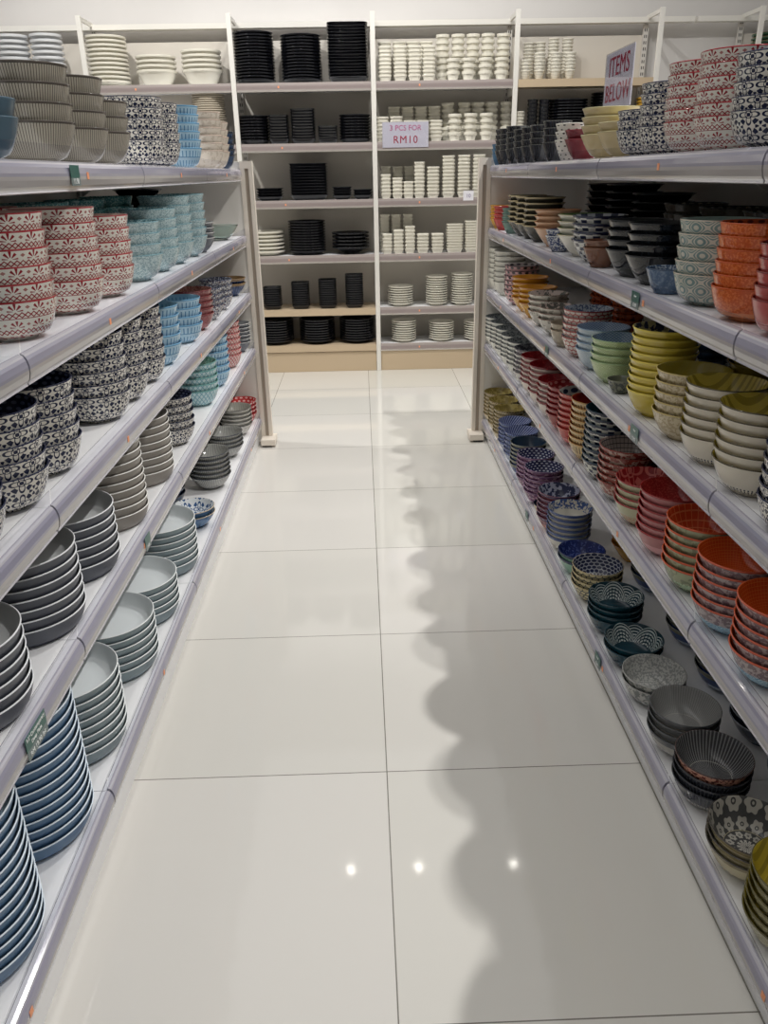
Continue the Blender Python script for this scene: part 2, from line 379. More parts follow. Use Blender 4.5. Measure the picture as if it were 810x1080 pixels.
K('floral_grey', (.0745, .060, .034, .6, .0185), 'cream bowl with grey floral inside', (206, 200, 186), (206, 190, 180), (130, 104, 92), [(specklarge(50, .56), (150, 146, 134))], [(specklarge(60, .5), (104, 104, 98))], name='soup_bowl')
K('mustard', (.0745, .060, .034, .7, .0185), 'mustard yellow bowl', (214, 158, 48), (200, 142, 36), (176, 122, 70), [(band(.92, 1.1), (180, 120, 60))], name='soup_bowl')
K('pink_black', (.0745, .064, .036, .48, .0195), 'pink bowl with black blossom band', (214, 170, 172), (190, 180, 180), (60, 40, 46), [(dots(16, 4, .30), (40, 34, 40)), (band(.95, 1.1), (50, 36, 42))], [(dots(14, 5, .32), (46, 42, 50))], name='soup_bowl')
K('white_plain', (.072, .066, .040, .5, .0215), 'plain white bowl with grey rim', (216, 214, 202), (196, 194, 184), (104, 104, 98), [(band(.94, 1.1), (110, 110, 104))], name='soup_bowl')
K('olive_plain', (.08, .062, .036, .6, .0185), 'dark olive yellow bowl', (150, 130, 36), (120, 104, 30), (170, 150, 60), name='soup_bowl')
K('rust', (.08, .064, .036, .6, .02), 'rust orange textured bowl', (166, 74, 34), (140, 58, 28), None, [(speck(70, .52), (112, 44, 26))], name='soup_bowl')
# --- right fixture, fourth shelf
K('orange_pearl', (.0745, .062, .034, .48, .0178), 'grey-violet bowl with bright orange inside', (128, 112, 118), (206, 82, 26), (196, 90, 62), [(speck(90, .50), (176, 164, 164)), (vfade(0, .48), (176, 206, 218)), (lowscales(14, .48), (96, 146, 176)), (band(.93, 1.1), (190, 84, 60))], [(polar(70, 30), (222, 120, 58))], name='soup_bowl', seg=56)
K('orange_tile', (.0745, .062, .034, .48, .0178), 'pale green bowl with orange tiled inside', (166, 172, 138), (196, 70, 28), (200, 84, 44), [(vfade(0, .45), (196, 214, 176)), (lowscales(12, .45), (140, 172, 130)), (specklarge(70, .55), (136, 142, 112)), (band(.93, 1.1), (196, 90, 54))], [(polar(30, 9), (222, 130, 84))], name='soup_bowl', seg=56)
K('red_pink', (.0745, .062, .034, .48, .0178), 'dusty pink bowl with red inside', (186, 124, 124), (166, 44, 42), (150, 44, 44), [(vfade(0, .5), (222, 166, 164)), (band(.94, 1.1), (150, 44, 46))], [(speck(190, .55), (196, 76, 70))], name='soup_bowl', seg=56)
K('red_lattice', (.0745, .062, .034, .48, .0178), 'pale green bowl with red lattice inside', (190, 190, 156), (160, 36, 40), (150, 44, 44), [(vfade(0, .5), (176, 206, 166)), (lowscales(10, .5), (206, 110, 90)), (band(.93, 1.1), (150, 44, 46))], [(damaskq(6, 1.6), (214, 120, 110))], name='soup_bowl', seg=56)
K('brick_net', (.0745, .060, .034, .48, .0175), 'brick red bowl with grey net inside', (132, 62, 52), (160, 148, 140), (140, 62, 50), [(specklarge(80, .52), (186, 160, 146)), (vfade(0, .4), (190, 186, 178))], [(polar(40, 14), (62, 60, 66))], name='soup_bowl')
K('navy_check_teal', (.0745, .062, .034, .48, .0170), 'navy checked bowl with teal inside', (206, 206, 196), (46, 84, 96), (40, 60, 74), [(check(26, 5), (24, 34, 60)), (band(.88, 1.1), (24, 34, 60))], name='soup_bowl')
K('tan_dash', (.0745, .062, .034, .48, .0175), 'tan bowl with dark dashes', (206, 176, 120), (158, 50, 38), (176, 130, 70), [(dash(40, .5, .85), (66, 54, 44)), (dash(40, .12, .4), (66, 54, 44))], name='soup_bowl')
K('red_flower', (.0745, .062, .034, .48, .0175), 'red bowl with navy flowers inside', (176, 52, 46), (196, 192, 186), (160, 60, 50), [(band(.9, 1.1), (196, 110, 96)), (vfade(0, .45), (214, 120, 112))], [(dots(12, 3.2, .36), (32, 42, 66))], name='soup_bowl')
K('brick_floral', (.0745, .062, .034, .48, .0175), 'brick red bowl with pale florets inside', (140, 42, 42), (146, 36, 40), (122, 40, 40), [(vfade(0, .4), (206, 140, 134))], [(dots(16, 4, .28), (200, 140, 132))], name='soup_bowl')
K('red_white', (.0745, .062, .034, .48, .0175), 'white bowl with deep red inside', (218, 206, 194), (136, 26, 34), (110, 30, 36), [(band(.86, 1.1), (120, 36, 40))], [(speck(120, .60), (176, 60, 60))], name='soup_bowl')
K('grey_floral', (.0745, .062, .034, .48, .0175), 'white bowl with grey floral inside', (206, 204, 196), (116, 118, 122), (74, 72, 78), [(specklarge(70, .56), (128, 116, 130)), (band(.9, 1.1), (70, 66, 72))], [(specklarge(80, .5), (60, 62, 70))], name='soup_bowl')
K('grey_white', (.0745, .060, .034, .48, .0172), 'off-white bowl with slate inside', (216, 216, 206), (146, 150, 150), (66, 70, 74), [(band(.95, 1.1), (72, 76, 80))], [(speck(120, .55), (84, 90, 96))], name='soup_bowl')
# --- right fixture, bottom shelf
K('anemone', (.0745, .062, .034, .48, .0175), 'cream bowl with grey anemone flowers inside', (206, 196, 160), (80, 80, 80), (66, 60, 54), [(band(.8, 1.1), (150, 138, 104))], [(anem(12, 3.8), (186, 182, 172))], name='soup_bowl', seg=56)
K('black_band_rib', (.0745, .062, .034, .48, .0175), 'black-banded bowl with grey ribbed base', (44, 48, 58), (66, 66, 68), (40, 42, 50), [(vfade(0, .42), (176, 174, 166)), (band(.56, 1.1), (44, 48, 58)), (stripes(60, .3), (74, 76, 82))], [(stripes(60, .35), (140, 140, 140))], seg=56, name='soup_bowl')
K('pink_black_rib', (.0745, .062, .034, .48, .0175), 'black ribbed bowl with pink floral band', (214, 160, 140), (66, 66, 68), (70, 50, 48), [(speck(110, .53), (110, 60, 54)), (vfade(0, .42), (176, 174, 166))], [(stripes(60, .35), (140, 140, 140))], name='soup_bowl', seg=56)
K('grey_fine', (.0745, .062, .034, .48, .0175), 'plain grey bowl with fine ribs inside', (176, 174, 166), (150, 150, 148), (70, 72, 76), [(band(.72, 1.1), (96, 98, 100))], [(stripes(80, .22), (120, 120, 120))], name='soup_bowl', seg=56)
K('grey_pebble', (.0745, .062, .034, .48, .0175), 'light grey pebble-textured bowl', (186, 186, 180), (150, 152, 150), (160, 160, 156), [(specklarge(90, .5), (124, 128, 126))], [(speck(150, .5), (190, 190, 186))], name='soup_bowl', seg=56)
K('mandala', (.0745, .060, .034, .48, .0175), 'deep teal bowl with white mandala inside', (22, 62, 74), (20, 52, 64), (24, 60, 72), [], [(mandala(5), (190, 200, 198))], name='soup_bowl', seg=56)
K('navy_hex', (.0745, .060, .034, .48, .0175), 'cream dotted bowl with navy honeycomb inside', (206, 194, 150), (36, 44, 74), (176, 160, 120), [(hexes(24, 5), (40, 48, 66))], [(hexes(22, 7), (176, 178, 186))], name='soup_bowl', seg=56)
K('blue_mint', (.0745, .060, .034, .48, .0175), 'mint green bowl with royal blue inside', (140, 180, 158), (32, 46, 104), (50, 60, 84), [(band(.84, 1.1), (40, 56, 84))], [(speck(120, .58), (84, 100, 160))], name='soup_bowl', seg=56)
K('blue_white_vine', (.0745, .060, .036, .5, .0175), 'white bowl with blue vine border', (216, 212, 200), (206, 202, 190), (56, 74, 120), [(band(.82, 1.1), (66, 86, 136))], [(vine(.5), (70, 92, 144))], name='soup_bowl', seg=56)
K('plum_floral', (.0745, .060, .034, .48, .0175), 'plum bowl with navy floral inside', (140, 84, 92), (44, 50, 82), (120, 76, 92), [(vfade(0, .5), (206, 146, 130)), (band(.8, 1.1), (78, 60, 90))], [(specklarge(60, .52), (170, 172, 190))], name='soup_bowl', seg=56)
K('navy_mini', (.045, .05, .024, .7, .018), 'small cream bowl with navy inside', (206, 192, 156), (28, 34, 60), (40, 44, 70), name='rice_bowl')
K('plum_dot', (.0745, .060, .034, .48, .0175), 'plum bowl with white-dotted navy inside', (112, 72, 106), (40, 44, 84), (140, 104, 136), [(specklarge(80, .52), (176, 140, 160)), (band(.9, 1.1), (84, 60, 96))], [(dots(22, 7, .26), (196, 198, 214))], name='soup_bowl')
K('ink_blue', (.0745, .060, .034, .48, .0175), 'ink blue bowl with grey rim', (52, 76, 132), (30, 52, 74), (120, 122, 112), [(band(.78, 1.1), (112, 112, 100)), (vfade(0, .4), (170, 184, 204))], name='soup_bowl')
K('blue_spiral', (.0745, .060, .034, .48, .0175), 'blue and white spiral-striped bowl', (196, 202, 214), (160, 170, 200), (50, 62, 110), [(band(.8, 1.1), (60, 76, 130)), (stripes(40, .4), (110, 130, 176))], [(spiral(36), (52, 66, 124))], name='soup_bowl')
K('olive_leaf', (.0745, .060, .034, .48, .0172), 'cream bowl with olive leaf inside', (206, 196, 168), (140, 124, 66), (110, 96, 56), [(band(.86, 1.1), (120, 104, 60)), (stripes(36, .3), (186, 160, 120))], [(specklarge(60, .52), (176, 160, 96))], name='soup_bowl')
K('denim', (.074, .06, .034, .62, .0175), 'dark denim blue bowl with pale rim', (58, 68, 88), (66, 74, 90), (150, 156, 166), name='soup_bowl')
# --- wall rack
WH = (232, 228, 214)
def R_(key, shp, look, col, rim=None, **k): K(key, shp, look, col, col, rim, seg=k.pop('seg', 28), **k)
R_('white_plate_thick', (.0965, .046, .06, .6, .030), 'thick white serving plate', (222, 224, 226), name='serving_plate', cat='plate')
R_('white_plate_wide', (.125, .034, .075, .7, .024), 'wide white dinner plate', WH, name='dinner_plate', cat='plate')
R_('white_flare_big', (.125, .088, .078, .8, .026), 'white flared serving bowl', WH, name='serving_bowl')
R_('beige_plate', (.105, .03, .07, .7, .012), 'pale beige plate', (206, 196, 178), name='dinner_plate', cat='plate')
B = (21, 22, 27)
R_('black_plate', (.127, .030, .085, .6, .0165), 'round black plate', B, (24, 25, 30), rough=.12, name='dinner_plate', cat='plate')
R_('black_plate_s', (.1018, .030, .07, .6, .0165), 'smaller round black plate', B, (24, 25, 30), rough=.12, name='dinner_plate', cat='plate')
R_('black_square_big', (.126, .034, .095, .7, .0165), 'large square black plate', B, (24, 25, 30), square=True, rough=.12, name='square_plate', cat='plate', seg=40)
R_('black_square_mid', (.064, .032, .046, .7, .0165), 'medium square black dish', B, (24, 25, 30), square=True, rough=.12, name='square_dish', cat='dish', seg=40)
R_('black_square_small', (.063, .026, .048, .7, .0145), 'small square black dish', B, (24, 25, 30), square=True, rough=.12, name='square_dish', cat='dish', seg=40)
R_('black_square_flat', (.066, .028, .04, .9, .016), 'shallow square black dish', B, (24, 25, 30), square=True, rough=.12, name='square_dish', cat='dish', seg=40)
R_('black_flare_big', (.128, .05, .05, .8, .022), 'wide black flared bowl', B, (24, 25, 30), rough=.1, name='serving_bowl')
R_('white_square', (.0408, .036, .0315, 1.0, .0215), 'small square white bowl', WH, square=True, name='square_bowl', seg=32)
R_('white_square_slim', (.0345, .036, .0265, 1.0, .0225), 'tiny square white bowl', WH, square=True, name='square_bowl', seg=32)
R_('white_tray', (.056, .030, .045, 1.0, .0165), 'square white dish', WH, square=True, name='square_dish', cat='dish', seg=32)
R_('white_flare', (.0435, .052, .030, 1.2, .0350), 'small white flared cup', WH, name='cup', cat='cup')
R_('white_plate', (.088, .026, .055, 1.1, .0150), 'round white plate', WH, (206, 202, 190), name='dinner_plate', cat='plate')
R_('white_plate_s', (.076, .026, .045, 1.1, .0150), 'small round white plate', WH, (206, 202, 190), name='side_plate', cat='plate')
R_('white_cup', (.0350, .050, .022, .9, .0185), 'small white ribbed cup', WH, None, el=[(rings(6), (190, 186, 176))], name='cup', cat='cup')
R_('green_bowl', (.11, .06, .05, .6, .022), 'green glazed bowl', (60, 90, 70), (140, 120, 90), name='serving_bowl')
R_('black_square_wide', (.088, .028, .06, .9, .016), 'wide shallow square black dish', B, B, square=True, rough=.12, name='square_dish', cat='dish', seg=40)
R_('black_square_deep', (.079, .032, .06, .7, .0165), 'deep square black dish', B, B, square=True, rough=.12, name='square_dish', cat='dish', seg=40)
R_('black_cup', (.034, .05, .022, .8, .022), 'small black cup', B, B, rough=.12, name='cup', cat='cup')
R_('mustard_dish', (.052, .03, .036, .8, .018), 'square mustard yellow dish', (206, 160, 60), (190, 146, 50), square=True, name='square_dish', cat='dish', seg=32)

# side, shelf, row, kind, count, x, y
LAYOUT = [
    ('L', 'top', 'front', 'peach', 4, -0.63, 1.04),
    ('L', 'top', 'front', 'peach', 4, -0.63, 1.22),
    ('L', 'top', 'front', 'plain_teal', 2, -0.63, 1.424),
    ('L', 'top', 'front', 'grey_rib', 4, -0.635, 1.7082),
    ('L', 'top', 'front', 'grey_rib', 4, -0.635, 1.9307),
    ('L', 'top', 'front', 'grey_rib', 3, -0.635, 2.1119),
    ('L', 'top', 'front', 'navy_damask', 5, -0.6335, 2.4871),
    ('L', 'top', 'front', 'navy_damask', 5, -0.6335, 2.6957),
    ('L', 'top', 'front', 'blue_bar_small', 6, -0.622, 3.0468),
    ('L', 'top', 'front', 'beige_swirl', 6, -0.635, 3.5325),
    ('L', 'top', 'front', 'beige_swirl', 5, -0.635, 3.7077),
    ('L', 'top', 'front', 'dark_blue', 5, -0.62, 3.865),
    ('L', 'top', 'rear', 'grey_rib', 4, -0.812, 1.75),
    ('L', 'top', 'rear', 'navy_damask', 4, -0.812, 2.6),
    ('L', 'second', 'front', 'mint_lace', 5, -0.622, 0.99),
    ('L', 'second', 'front', 'mint_lace', 5, -0.622, 1.18),
    ('L', 'second', 'front', 'red_leaf', 6, -0.625, 1.4308),
    ('L', 'second', 'front', 'red_leaf', 6, -0.625, 1.7147),
    ('L', 'second', 'front', 'red_leaf', 5, -0.625, 1.9587),
    ('L', 'second', 'front', 'aqua_lace', 4, -0.624, 2.2562),
    ('L', 'second', 'front', 'aqua_lace', 5, -0.624, 2.4795),
    ('L', 'second', 'front', 'aqua_lace', 6, -0.624, 2.7007),
    ('L', 'second', 'front', 'aqua_lace', 6, -0.624, 2.9445),
    ('L', 'second', 'front', 'grey_plain', 4, -0.608, 3.0947),
    ('L', 'second', 'front', 'glass', 1, -0.628, 3.6974),
    ('L', 'second', 'rear', 'red_leaf', 6, -0.812, 1.5),
    ('L', 'second', 'rear', 'red_leaf', 6, -0.812, 1.8),
    ('L', 'second', 'rear', 'teal_lace', 6, -0.812, 2.12),
    ('L', 'second', 'rear', 'teal_lace', 6, -0.812, 2.42),
    ('L', 'second', 'rear', 'teal_lace', 6, -0.812, 2.72),
    ('L', 'second', 'rear', 'black_flare', 9, -0.812, 3.12),
    ('L', 'middle', 'front', 'peach', 6, -0.63, 0.73),
    ('L', 'middle', 'front', 'peach', 6, -0.63, 0.9),
    ('L', 'middle', 'front', 'navy_damask', 5, -0.6335, 1.0999),
    ('L', 'middle', 'front', 'navy_damask', 5, -0.6335, 1.2804),
    ('L', 'middle', 'front', 'navy_damask', 5, -0.6335, 1.4565),
    ('L', 'middle', 'front', 'navy_damask', 6, -0.6335, 1.8119),
    ('L', 'middle', 'front', 'navy_damask', 6, -0.6335, 1.9847),
    ('L', 'middle', 'front', 'navy_damask', 6, -0.6335, 2.178),
    ('L', 'middle', 'front', 'blue_bar', 5, -0.628, 2.3925),
    ('L', 'middle', 'front', 'blue_bar', 4, -0.628, 2.7384),
    ('L', 'middle', 'front', 'rose_brown', 5, -0.63, 2.9664),
    ('L', 'middle', 'front', 'navy_speck_white', 4, -0.62, 3.1876),
    ('L', 'middle', 'front', 'navy_speck_white', 4, -0.62, 3.4427),
    ('L', 'middle', 'front', 'gold_rim_blue', 2, -0.63, 3.855),
    ('L', 'middle', 'rear', 'navy_damask', 6, -0.812, 1.9),
    ('L', 'middle', 'rear', 'blue_bar', 6, -0.812, 2.62),
    ('L', 'middle', 'rear', 'dark_blue', 5, -0.812, 3.45),
    ('L', 'fourth', 'front', 'grey_white', 7, -0.6245, 0.83),
    ('L', 'fourth', 'front', 'charcoal_plate', 6, -0.658, 1.0554),
    ('L', 'fourth', 'front', 'charcoal_plate', 7, -0.658, 1.3236),
    ('L', 'fourth', 'front', 'charcoal_plate', 6, -0.658, 1.5613),
    ('L', 'fourth', 'front', 'taupe_plate', 9, -0.65, 1.8192),
    ('L', 'fourth', 'front', 'taupe_plate', 8, -0.65, 2.1177),
    ('L', 'fourth', 'front', 'navy_damask_small', 5, -0.625, 2.4426),
    ('L', 'fourth', 'front', 'mint_lace', 5, -0.63, 2.9111),
    ('L', 'fourth', 'front', 'blue_bar', 6, -0.628, 3.1963),
    ('L', 'fourth', 'front', 'pink_net', 7, -0.62, 3.5345),
    ('L', 'fourth', 'front', 'grey_plain', 6, -0.616, 3.866),
    ('L', 'fourth', 'rear', 'dark_blue', 6, -0.812, 3.72),
    ('L', 'bottom', 'front', 'blue_plate', 13, -0.668, 0.918),
    ('L', 'bottom', 'front', 'blue_plate', 13, -0.668, 1.1777),
    ('L', 'bottom', 'front', 'mist_plate', 8, -0.668, 1.4252),
    ('L', 'bottom', 'front', 'mist_plate', 6, -0.668, 1.7263),
    ('L', 'bottom', 'front', 'mist_plate', 5, -0.668, 1.9849),
    ('L', 'bottom', 'front', 'mist_plate', 7, -0.668, 2.278),
    ('L', 'bottom', 'front', 'blue_star', 2, -0.628, 2.6),
    ('L', 'bottom', 'front', 'grey_stripe', 6, -0.634, 2.985),
    ('L', 'bottom', 'front', 'grey_stripe', 4, -0.634, 3.36),
    ('L', 'bottom', 'front', 'grey_ring', 5, -0.63, 3.68),
    ('L', 'bottom', 'front', 'red_floret', 4, -0.622, 3.86),
    ('L', 'bottom', 'rear', 'dark_blue', 6, -0.762, 2.775),
    ('R', 'top', 'front', 'plain_teal', 4, 0.684, 0.91),
    ('R', 'top', 'front', 'mustard', 5, 0.6785, 1.075),
    ('R', 'top', 'front', 'plain_teal', 4, 0.684, 1.2358),
    ('R', 'top', 'front', 'navy_damask_r', 5, 0.6795, 1.3942),
    ('R', 'top', 'front', 'red_leaf_r', 6, 0.6795, 1.5482),
    ('R', 'top', 'front', 'red_leaf_r', 6, 0.6795, 1.7022),
    ('R', 'top', 'front', 'navy_damask_r', 5, 0.6795, 1.8562),
    ('R', 'top', 'front', 'navy_damask_r', 3, 0.6795, 2.0102),
    ('R', 'top', 'front', 'cream_plain', 2, 0.684, 2.1686),
    ('R', 'top', 'front', 'cream_plain', 4, 0.684, 2.3359),
    ('R', 'top', 'front', 'maroon', 2, 0.662, 2.5206),
    ('R', 'top', 'front', 'dot_white', 3, 0.656, 2.6438),
    ('R', 'top', 'front', 'black_rib', 4, 0.65, 2.8215),
    ('R', 'top', 'front', 'black_rib', 4, 0.65, 3.0408),
    ('R', 'top', 'front', 'black_rib', 4, 0.65, 3.2008),
    ('R', 'top', 'front', 'black_rib', 4, 0.65, 3.3579),
    ('R', 'top', 'front', 'black_rib', 5, 0.65, 3.5313),
    ('R', 'top', 'front', 'black_rib', 5, 0.65, 3.6986),
    ('R', 'top', 'front', 'black_rib', 5, 0.65, 3.8062),
    ('R', 'top', 'front', 'blue_small', 3, 0.644, 3.895),
    ('R', 'top', 'rear', 'navy_damask_r', 5, 0.872, 1.5),
    ('R', 'top', 'rear', 'navy_damask_r', 6, 0.872, 1.74),
    ('R', 'second', 'front', 'green_wave', 6, 0.6785, 0.9),
    ('R', 'second', 'front', 'green_wave', 6, 0.6785, 1.06),
    ('R', 'second', 'front', 'rose_scale', 5, 0.6795, 1.2171),
    ('R', 'second', 'front', 'orange_weave', 6, 0.6795, 1.3711),
    ('R', 'second', 'front', 'teal_ogee', 5, 0.6795, 1.55),
    ('R', 'second', 'front', 'denim_small', 1, 0.654, 1.7116),
    ('R', 'second', 'front', 'black_gloss', 4, 0.682, 1.856),
    ('R', 'second', 'front', 'black_gloss', 4, 0.682, 2.015),
    ('R', 'second', 'front', 'brown_small', 2, 0.654, 2.2249),
    ('R', 'second', 'front', 'navy_check', 4, 0.682, 2.357),
    ('R', 'second', 'front', 'cream_green', 4, 0.688, 2.5342),
    ('R', 'second', 'front', 'navy_lace_small', 2, 0.654, 2.6954),
    ('R', 'second', 'front', 'peach', 4, 0.684, 2.879),
    ('R', 'second', 'front', 'tan_dark', 6, 0.682, 3.0975),
    ('R', 'second', 'front', 'tan_dark', 6, 0.682, 3.2565),
    ('R', 'second', 'front', 'tan_dark', 6, 0.682, 3.4155),
    ('R', 'second', 'front', 'teal_small', 4, 0.654, 3.5536),
    ('R', 'second', 'front', 'red_small', 4, 0.654, 3.782),
    ('R', 'second', 'front', 'yellow_small', 4, 0.654, 3.885),
    ('R', 'second', 'rear', 'orange_weave', 5, 0.872, 1.24),
    ('R', 'second', 'rear', 'black_scale', 5, 0.872, 1.47),
    ('R', 'second', 'rear', 'black_scale', 5, 0.872, 1.7),
    ('R', 'second', 'rear', 'black_scale', 5, 0.872, 1.93),
    ('R', 'second', 'rear', 'black_scale', 5, 0.872, 2.16),
    ('R', 'second', 'rear', 'black_flare', 7, 0.872, 2.4),
    ('R', 'second', 'rear', 'black_flare', 8, 0.872, 2.66),
    ('R', 'second', 'rear', 'black_flare', 8, 0.872, 2.9),
    ('R', 'middle', 'front', 'peach', 6, 0.684, 0.77),
    ('R', 'middle', 'front', 'peach', 6, 0.684, 0.9367),
    ('R', 'middle', 'front', 'navy_damask_r', 5, 0.6795, 1.0951),
    ('R', 'middle', 'front', 'olive_swirl', 6, 0.6785, 1.2699),
    ('R', 'middle', 'front', 'olive_swirl', 6, 0.6785, 1.4221),
    ('R', 'middle', 'front', 'beige_texture', 5, 0.6785, 1.5785),
    ('R', 'middle', 'front', 'yellow_leopard', 9, 0.6785, 1.7495),
    ('R', 'middle', 'front', 'grey_leaf_small', 1, 0.654, 1.9499),
    ('R', 'middle', 'front', 'green_wave', 4, 0.6785, 2.0633),
    ('R', 'middle', 'front', 'blue_net', 4, 0.6785, 2.2186),
    ('R', 'middle', 'front', 'red_hex', 5, 0.6785, 2.3871),
    ('R', 'middle', 'front', 'beige_small', 2, 0.66, 2.5429),
    ('R', 'middle', 'front', 'floral_grey', 3, 0.6785, 2.7335),
    ('R', 'middle', 'front', 'floral_grey', 4, 0.6785, 2.9174),
    ('R', 'middle', 'front', 'mustard', 4, 0.6785, 3.0998),
    ('R', 'middle', 'front', 'mustard', 5, 0.6785, 3.2518),
    ('R', 'middle', 'front', 'pink_black', 6, 0.6785, 3.435),
    ('R', 'middle', 'front', 'white_plain', 7, 0.676, 3.716),
    ('R', 'middle', 'front', 'white_plain', 7, 0.676, 3.863),
    ('R', 'middle', 'rear', 'olive_plain', 6, 0.872, 1.45),
    ('R', 'middle', 'rear', 'olive_plain', 6, 0.872, 1.66),
    ('R', 'middle', 'rear', 'dark_blue', 6, 0.872, 2.0),
    ('R', 'middle', 'rear', 'beige_small', 5, 0.872, 2.3),
    ('R', 'middle', 'rear', 'rust', 6, 0.872, 2.55),
    ('R', 'middle', 'rear', 'rust', 7, 0.872, 2.78),
    ('R', 'fourth', 'front', 'mustard', 6, 0.6705, 0.76),
    ('R', 'fourth', 'front', 'mustard', 6, 0.6705, 0.92),
    ('R', 'fourth', 'front', 'orange_pearl', 6, 0.6705, 1.0842),
    ('R', 'fourth', 'front', 'orange_pearl', 6, 0.6705, 1.2494),
    ('R', 'fourth', 'front', 'orange_tile', 6, 0.6705, 1.4057),
    ('R', 'fourth', 'front', 'red_pink', 6, 0.6705, 1.5689),
    ('R', 'fourth', 'front', 'red_lattice', 4, 0.6705, 1.7323),
    ('R', 'fourth', 'front', 'brick_net', 6, 0.6705, 1.8843),
    ('R', 'fourth', 'front', 'navy_check_teal', 9, 0.6705, 2.0366),
    ('R', 'fourth', 'front', 'tan_dash', 8, 0.6705, 2.1886),
    ('R', 'fourth', 'front', 'red_flower', 7, 0.6705, 2.3406),
    ('R', 'fourth', 'front', 'brick_floral', 6, 0.6705, 2.4926),
    ('R', 'fourth', 'front', 'red_white', 5, 0.6705, 2.6446),
    ('R', 'fourth', 'front', 'red_white', 6, 0.6705, 2.7966),
    ('R', 'fourth', 'front', 'red_white', 6, 0.6705, 2.9485),
    ('R', 'fourth', 'front', 'grey_floral', 6, 0.6705, 3.1005),
    ('R', 'fourth', 'front', 'grey_white', 6, 0.6705, 3.2525),
    ('R', 'fourth', 'front', 'grey_white', 6, 0.6705, 3.4045),
    ('R', 'fourth', 'front', 'grey_white', 6, 0.6705, 3.5565),
    ('R', 'fourth', 'front', 'grey_white', 6, 0.6705, 3.7085),
    ('R', 'fourth', 'front', 'grey_white', 6, 0.6705, 3.8605),
    ('R', 'fourth', 'rear', 'dark_blue', 4, 0.872, 1.62),
    ('R', 'fourth', 'rear', 'dark_blue', 4, 0.872, 1.85),
    ('R', 'bottom', 'front', 'olive_swirl_ring', 6, 0.6755, 0.9006),
    ('R', 'bottom', 'front', 'anemone', 3, 0.6755, 1.0526),
    ('R', 'bottom', 'front', 'black_band_rib|pink_black_rib', 4, 0.6755, 1.2221),
    ('R', 'bottom', 'front', 'grey_fine', 4, 0.6755, 1.3741),
    ('R', 'bottom', 'front', 'grey_pebble', 2, 0.6755, 1.5547),
    ('R', 'bottom', 'front', 'mandala', 2, 0.6755, 1.7067),
    ('R', 'bottom', 'front', 'mandala', 4, 0.6755, 1.8687),
    ('R', 'bottom', 'front', 'navy_hex', 4, 0.6755, 2.0505),
    ('R', 'bottom', 'front', 'blue_mint', 2, 0.6755, 2.2225),
    ('R', 'bottom', 'front', 'blue_white_vine', 6, 0.6755, 2.3951),
    ('R', 'bottom', 'front', 'plum_floral', 6, 0.6755, 2.5535),
    ('R', 'bottom', 'front', 'navy_mini', 1, 0.66, 2.675),
    ('R', 'bottom', 'front', 'plum_dot', 6, 0.6755, 2.7966),
    ('R', 'bottom', 'front', 'plum_dot', 6, 0.6755, 2.9485),
    ('R', 'bottom', 'front', 'ink_blue', 6, 0.6755, 3.1005),
    ('R', 'bottom', 'front', 'blue_spiral', 6, 0.6755, 3.2525),
    ('R', 'bottom', 'front', 'blue_spiral', 6, 0.6755, 3.4045),
    ('R', 'bottom', 'front', 'olive_leaf', 7, 0.6755, 3.5565),
    ('R', 'bottom', 'front', 'olive_leaf', 7, 0.6755, 3.7085),
    ('R', 'bottom', 'front', 'olive_leaf', 7, 0.6755, 3.8605),
    ('R', 'bottom', 'rear', 'denim', 5, 0.872, 1.22),
    ('R', 'bottom', 'rear', 'denim', 6, 0.872, 1.4),
    ('R', 'bottom', 'rear', 'ink_blue', 4, 0.872, 1.6),
    ('R', 'bottom', 'rear', 'ink_blue', 4, 0.872, 1.8),
    ('R', 'bottom', 'rear', 'ink_blue', 4, 0.872, 2.1),
    ('R', 'bottom', 'rear', 'mustard', 3, 0.872, 2.3),
    ('far_left', 'top', 'front', 'white_plate_thick', 9, -2.3139, 5.6585),
    ('far_left', 'top', 'front', 'white_plate_thick', 9, -2.1202, 5.6585),
    ('far_left', 'top', 'front', 'white_plate_thick', 9, -1.9114, 5.6585),
    ('white_left', 'top', 'front', 'white_plate_wide', 11, -1.5568, 5.687),
    ('white_left', 'top', 'front', 'white_flare_big', 4, -1.2593, 5.687),
    ('white_left', 'top', 'front', 'white_flare_big', 5, -0.9729, 5.687),
    ('white_left', 'second', 'front', 'beige_plate', 22, -0.9512, 5.667),
    ('black', 'top', 'front', 'black_plate', 16, -0.6408, 5.689),
    ('black', 'top', 'front', 'black_plate', 15, -0.3464, 5.689),
    ('black', 'top', 'front', 'black_square_big', 18, -0.0511, 5.688),
    ('black', 'second', 'front', 'black_plate_s', 9, -0.675, 5.6638),
    ('black', 'second', 'front', 'black_square_mid', 9, -0.5058, 5.626),
    ('black', 'second', 'front', 'black_square_deep', 11, -0.3511, 5.641),
    ('black', 'second', 'front', 'black_square_small', 6, -0.1941, 5.625),
    ('black', 'second', 'front', 'black_plate_s', 9, -0.0196, 5.6638),
    ('black', 'third', 'front', 'black_square_wide', 4, -0.5945, 5.65),
    ('black', 'third', 'front', 'black_square_big', 12, -0.3355, 5.688),
    ('black', 'third', 'front', 'black_square_flat', 4, -0.1152, 5.628),
    ('black', 'third', 'front', 'black_square_flat', 3, 0.0201, 5.628),
    ('black', 'fourth', 'front', 'white_plate_wide', 6, -0.65, 5.687),
    ('black', 'fourth', 'front', 'black_plate', 12, -0.3675, 5.689),
    ('black', 'fourth', 'front', 'black_flare_big', 5, -0.0709, 5.69),
    ('black', 'fifth', 'front', 'black_square_small', 9, -0.624, 5.625),
    ('black', 'fifth', 'front', 'black_square_small', 11, -0.4295, 5.625),
    ('black', 'fifth', 'front', 'black_square_small', 12, -0.2412, 5.625),
